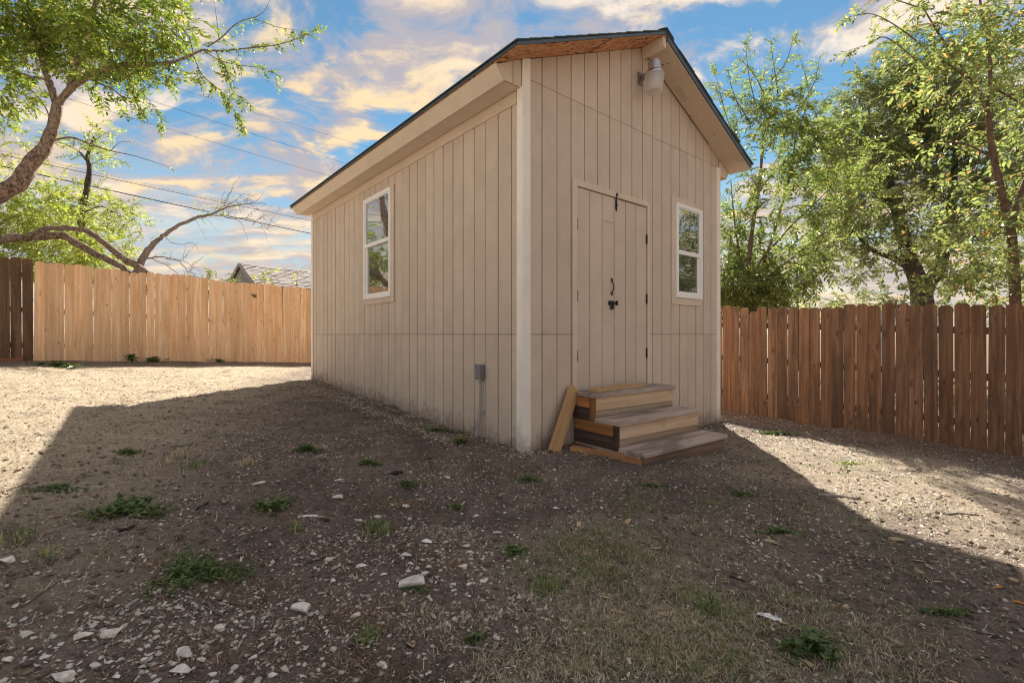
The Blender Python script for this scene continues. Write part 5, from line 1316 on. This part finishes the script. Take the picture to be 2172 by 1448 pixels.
weed(1650, 1128, 110, 'weed patch in the dirt right of centre below the sunlit strip', 80, .035, .035, 10, asp=.35)
weed(1725, 1378, 96, 'leafy green weed in the lower right foreground', 70, .042, .055, 11, wide=.36)
weed(1380, 1030, 70, 'thin weed tuft in front of the bottom step', 50, .04, .03, 12, asp=.4)
weed(1570, 1050, 110, 'sparse weed strip in the shade right of the steps', 70, .035, .03, 13, asp=.4)
weed(975, 940, 36, 'bright yellow-green weed at the foot of the shed wall', 30, .05, .09, 14, mat='leafD')
weed(925, 915, 120, 'dark weeds growing along the foot of the left shed wall', 70, .05, .06, 15, asp=.3)
weed(1005, 1358, 30, 'tiny dark weed in the lower middle foreground', 22, .035, .04, 16)
weed(970, 1077, 34, 'small rosette weed above the stone cluster', 22, .035, .03, 17)
weed(2000, 1300, 150, 'low weed strip in the shade near the right edge', 80, .035, .03, 18, asp=.3)
weed(1090, 1170, 70, 'dark weed clump at the left end of the dry turf', 50, .035, .05, 19)
weed(1640, 920, 90, 'flat green weeds between the steps and the right fence', 80, .05, .04, 20, asp=.25)
weed(1800, 985, 90, 'weed tuft in the sunlit strip before the right fence', 40, .05, .04, 21, asp=.3, mat='leafD')
weed(885, 1250, 90, 'sprawling thin weed stem beside the largest stone', 30, .025, .02, 22, asp=.3)
weed(130, 778, 110, 'green weeds at the foot of the new fence near the dark boards', 50, .10, .12, 23, asp=.3)
weed(325, 768, 60, 'weed tuft at the foot of the new fence near its middle', 40, .10, .18, 24, asp=.3)
weed(465, 768, 44, 'small weed tuft at the foot of the new fence near the shed', 30, .09, .12, 25, asp=.3)
weed(280, 768, 30, 'thin dark weed climbing the new fence', 26, .09, .25, 26, asp=.3)
def tuft(px, py, hpx, label, seed, n=40, mat='grassgreen', spread=.06):
    rs = np.random.default_rng(seed + 900); x, y = gpix(px, py); hh = hpx / F * y
    vs = []; fs = []
    for i in range(n):
        a = rs.uniform(0, math.tau); q = spread * rs.uniform(0, 1); cx, cy = q * math.cos(a), q * math.sin(a); z0 = g1(x + cx, y + cy) - g1(x, y) - .008
        th = rs.uniform(0, math.tau); ll = rs.uniform(.1, .8); h_ = hh * rs.uniform(.4, 1); w_ = .0028
        d_ = Vector((math.cos(th), math.sin(th), 0)); s_ = Vector((-d_.y, d_.x, 0)) * w_; b_ = Vector((cx, cy, z0))
        m_ = b_ + d_ * h_ * ll * .4 + Vector((0, 0, h_ * .6)); t_ = b_ + d_ * h_ * ll + Vector((0, 0, h_ * (1 - ll * .5)))
        j = len(vs); vs += [b_ + s_, b_ - s_, m_ - s_ * .8, m_ + s_ * .8, t_]; fs += [(j, j + 1, j + 2, j + 3), (j + 3, j + 2, j + 4)]
    me = bpy.data.meshes.new('grass_tuft'); me.from_pydata([tuple(v) for v in vs], [], fs); me.update()
    o = mesh_obj('grass_tuft', me, M[mat]); o.location = (x, y, g1(x, y)); return tag(o, label, 'grass tuft')
tuft(40, 1150, 60, 'tall yellow-green grass tuft at the left edge', 1, 30, spread=.08)
tuft(95, 1180, 44, 'second grass tuft right of the tall one at the left edge', 2, 22, spread=.06)
tuft(207, 1175, 32, 'tiny upright grass tuft above the big weed mat', 3, 10, spread=.03)
tuft(385, 968, 30, 'dry straw-coloured grass tuft in the shade, highest of three', 4, 50, 'grassdry', .07)
tuft(410, 990, 28, 'olive grass tuft in the shade below the straw-coloured one', 5, 60, 'grassgreen', .09)
tuft(355, 985, 24, 'pale grass tuft left of the olive tuft in the shade', 6, 40, 'grassdry', .07)
tuft(525, 985, 24, 'wide straw grass tuft midway between fence and foreground', 7, 80, 'grassdry', .07)
tuft(630, 1125, 40, 'small dry tuft in the foreground left of the white pipe scrap', 8, 26, 'grassgreen', .05)
tuft(800, 1125, 34, 'broad green and straw tuft above the stone cluster', 9, 150, 'grassgreen', .10)
tuft(1160, 1250, 40, 'green grass tuft at the left of the dry turf', 10, 100, 'grassgreen', .08)
tuft(1500, 1290, 38, 'green grass tuft at the right of the dry turf', 11, 130, 'grassgreen', .10)
tuft(780, 1350, 30, 'thin dry grass tuft near the bottom, left of centre', 12, 110, 'grassgreen', .05)

# --- dry leaves, twigs and scraps
def leaf_mesh(seed):
    rs = np.random.default_rng(seed); n = 6; vs = []; fs = []; curl = rs.uniform(.5, 1.6); bend = rs.uniform(-.35, .5)
    for i in range(n + 1):
        u = i / n; wd = .21 * math.sin(math.pi * min(1, .06 + u * .94)) ** .8 + .004; x_ = u - .5; zc_ = bend * (u - .5) ** 2
        for k_ in (-1, 0, 1):
            vs.append((x_, k_ * wd * math.cos(curl * .5), zc_ + abs(k_) * wd * math.sin(curl * .5) + .02))
    for i in range(n):
        for k_ in range(2): j = i * 3 + k_; fs.append((j, j + 1, j + 4, j + 3))
    me = bpy.data.meshes.new('dry_leaf'); me.from_pydata(vs, [], fs)
    me.polygons.foreach_set('use_smooth', [True] * len(fs)); me.update(); return me
def lm(c, nm):
    m, t, b = new_mat(nm); oi = t.node('ShaderNodeObjectInfo'); tcx = t.node('ShaderNodeTexCoord')
    cc = t.mix(oi.outputs['Random'], tuple(v * .72 for v in c), tuple(min(1, v * 1.2) for v in c)); cc = t.mix(t.noise(tcx.outputs['Object'], 5, 4), t.mix(1.0, cc, (.75, .72, .7), 'MULTIPLY'), cc)
    t.l.new(cc, b.inputs['Base Color']); b.inputs['Roughness'].default_value = .7; return m
tan_m, or_m = lm((.56, .41, .26), 'tan_dry_leaf'), lm((.62, .26, .045), 'orange_leaf')
lmesh = [leaf_mesh(700 + i) for i in range(6)]
for me in lmesh: me.materials.append(tan_m)
lmesh_o = []
for i in range(3):
    me = leaf_mesh(750 + i); me.materials.append(or_m); lmesh_o.append(me)
def dleaf(x, y, s, label, group=None, orange=False, rot=None):
    me = (lmesh_o if orange else lmesh)[int(rng.integers(0, 3 if orange else 6))]
    o = link(bpy.data.objects.new('dry_leaf', me)); o.location = (x, y, g1(x, y) - .001); o.scale = (s, s, s)
    o.rotation_euler = (rng.normal(0, .2), rng.normal(0, .15), rng.uniform(0, 6.28) if rot is None else rot); return tag(o, label, 'leaf', group)
for px, py, wp, lb, og in [(42, 995, 26, 'bright orange leaf on the sunlit ground at the left edge', True), (216, 1141, 16, 'orange leaf bit beside the pale stone at left', True), (450, 1162, 14, 'orange leaf on the largest weed mat', True), (2122, 1246, 26, 'yellow-orange leaf at the shadow edge near the right border', True), (1866, 1324, 14, 'golden leaf bit in the dark dirt at lower right', True), (2160, 1278, 24, 'orange leaf cut by the right edge of the picture', True),
                           (1896, 1145, 36, 'large tan leaf at the boundary of the sunlit strip', False), (1720, 1414, 52, 'long curled tan leaf below the leafy weed at lower right', False), (1735, 1222, 26, 'tan leaf lying in the dirt right of the dry turf', False), (1810, 1270, 28, 'pale brown leaf right of the dry turf', False), (1392, 1166, 30, 'slim yellow leaf on bare dirt above the dry turf', False), (1632, 1148, 28, 'tan leaf beside the weed patch right of centre', False), (1625, 1180, 22, 'small leaf below the weed patch right of centre', False), (1655, 1365, 24, 'broad pale leaf in the lower right turf', False), (1230, 1292, 34, 'folded tan leaf at the left of the dry turf', False), (1308, 1300, 34, 'curled brown leaf standing in the turf', False), (1500, 1430, 48, 'large curled leaf at the bottom edge right of centre', False), (1265, 1430, 30, 'pale crumpled leaf at the bottom edge', False), (1330, 1108, 26, 'straw-coloured leaf strip above the dry turf', False), (1228, 1116, 24, 'reddish tan leaf at the top of the dry turf', False), (870, 1363, 46, 'pale broken leaf in the middle of the bottom foreground', False), (1165, 1355, 28, 'cupped pale leaf right of the tiny dark weed', False)]:
    x, y = gpix(px, py); dleaf(x, y, wp / F * y * 1.05, lb, None, og)
x, y, rs = sample(190, 1.3, 8.5, 55, 1.0, 107, lambda x, y: np.clip(.15 + .8 * (x > .2) * (y < 7) + .5 * z_fence(x, y), 0, 1))
for i in range(len(x)): dleaf(x[i], y[i], rs.uniform(.028, .065), 'small curled tan leaf lying among the litter on the dirt', 'fallen tan leaves on the dirt')

def stick(label, pts, rpx, mat='twig', cat='stick', name='stick', r1=.6):
    P_ = [gpix(px, py) for px, py in pts]; d = P_[0][1]; r = rpx / F * d / 2
    v = []
    m = len(P_)
    for i in range(m - 1):
        for k_ in range(4):
            u = k_ / 4; xx_ = P_[i][0] * (1 - u) + P_[i + 1][0] * u; yy_ = P_[i][1] * (1 - u) + P_[i + 1][1] * u; v.append((xx_, yy_))
    v.append(P_[-1]); o_ = v[0]; z0 = g1(*o_)
    pts3 = [Vector((a - o_[0], b - o_[1], g1(a, b) - z0 + r * .7)) for a, b in v]
    o = MB().tube(pts3, [r * (1 - (1 - r1) * i / (len(v) - 1)) for i in range(len(v))], 6).build(name, M[mat]); o.location = (o_[0], o_[1], z0)
    return tag(o, label, cat)
stick('long thin grey twig at far left in the foreground', [(48, 1288), (100, 1250), (155, 1212)], 4)
stick('short bent dark stick below the largest weed mat', [(440, 1278), (452, 1296), (472, 1306)], 8)
stick('small stick stub right of the largest weed mat', [(533, 1262), (542, 1275)], 5)
stick('dark thin stick left of the stone cluster', [(652, 1195), (675, 1188), (697, 1178)], 4, 'char')
stick('long pale stick on the sunlit dirt at right', [(1735, 1051), (1780, 1053), (1824, 1056)], 7, 'paletwig')
stick('thin stick in the lower right shade', [(2032, 1330), (2070, 1338), (2110, 1347)], 6, 'paletwig')
stick('slim brown twig in the dirt right of centre', [(1495, 1132), (1520, 1133), (1542, 1137)], 3)
stick('dark twig in the dry turf', [(1548, 1222), (1565, 1228), (1580, 1233)], 4, 'char')
stick('grey twig lying in the dirt near the steps', [(1425, 1086), (1440, 1088), (1455, 1091)], 4)
stick('long twig on the straw at far left across the shadow edge', [(0, 1045), (30, 1035), (62, 1025)], 4)
stick('curved pale root in the bottom right foreground', [(1590, 1424), (1608, 1430), (1622, 1446)], 9, 'paletwig')
stick('dry stem in the bottom foreground below the pale broken leaf', [(955, 1372), (1010, 1374), (1070, 1384)], 4, 'paletwig')
stick('dark stick by the wide weed patch', [(418, 1082), (430, 1074), (441, 1068)], 7, 'char')
stick('thin grey twig above the bluish weed clump', [(465, 1097), (490, 1099), (512, 1102)], 3)
stick('bare stick on the sunlit dirt near the right fence', [(1985, 1087), (2030, 1089), (2085, 1094)], 4)
stick('white plastic pipe scrap on the dirt left of centre', [(632, 1098), (652, 1096), (674, 1096)], 6, 'vinyl', 'pipe', 'pipe_scrap', 1.0)
stick('pale stick in the shade beside the shed wall weeds', [(668, 972), (684, 967), (698, 962)], 4, 'paletwig')
stick('curled black strip under the wide weed patch', [(250, 1128), (270, 1124), (284, 1116)], 8, 'char', 'scrap', 'rubber_strip', .7)
def lump(px, py, wpx, label, mat, cat='bark', asp=.5, name='bark_lump'):
    x, y = gpix(px, py); s = wpx / F * y / 2; me = stone_mesh(px); me.materials.clear(); me.materials.append(M[mat])
    o = link(bpy.data.objects.new(name, me)); o.scale = (s, s * asp, s * asp * 1.2); o.rotation_euler = (0, 0, .2); o.location = (x, y, g1(x, y) + s * asp * .3); return tag(o, label, cat)
lump(843, 1006, 32, 'dark bark lump on the dirt left of the shed corner', 'char')
lump(686, 1104, 26, 'dark crumbly lump beside the white pipe scrap', 'char')
lump(912, 974, 14, 'small black lump near the foot of the shed wall', 'char')
lump(1412, 1100, 14, 'small black lump in the dirt below the steps', 'char')
lump(2108, 1350, 26, 'dark clod on the thin stick in the lower right', 'char')
# crumpled plastic scrap
x, y = gpix(1632, 1312); rs = np.random.default_rng(5)
vs = []; fs = []
for i in range(7):
    for j in range(4): vs.append(((i / 6 - .5) * .085, (j / 3 - .5) * .030 * (1 - .4 * abs(i / 6 - .5)), .006 + abs(rs.normal(0, .006))))
for i in range(6):
    for j in range(3): q = i * 4 + j; fs.append((q, q + 1, q + 5, q + 4))
me = bpy.data.meshes.new('plastic_scrap'); me.from_pydata(vs, [], fs); me.update()
o = mesh_obj('plastic_scrap', me, M['vinyl']); o.location = (x, y, g1(x, y)); o.rotation_euler = (0, 0, -.55)
tag(o, 'crumpled white plastic scrap on the dry turf at right', 'plastic scrap')
# red-brown brick half buried at the far left fence
x, y = gpix(22, 765)
o = MB().box((-.17, -.06, -.03), (.17, .06, .06)).build('brick', plain_mat('old_brick', (.30, .11, .06), .9, var=.3), None, .006); o.location = (x, y, g1(x, y)); o.rotation_euler = (0, 0, THETA)
tag(o, 'old red brick lying at the foot of the dark fence at far left', 'brick')
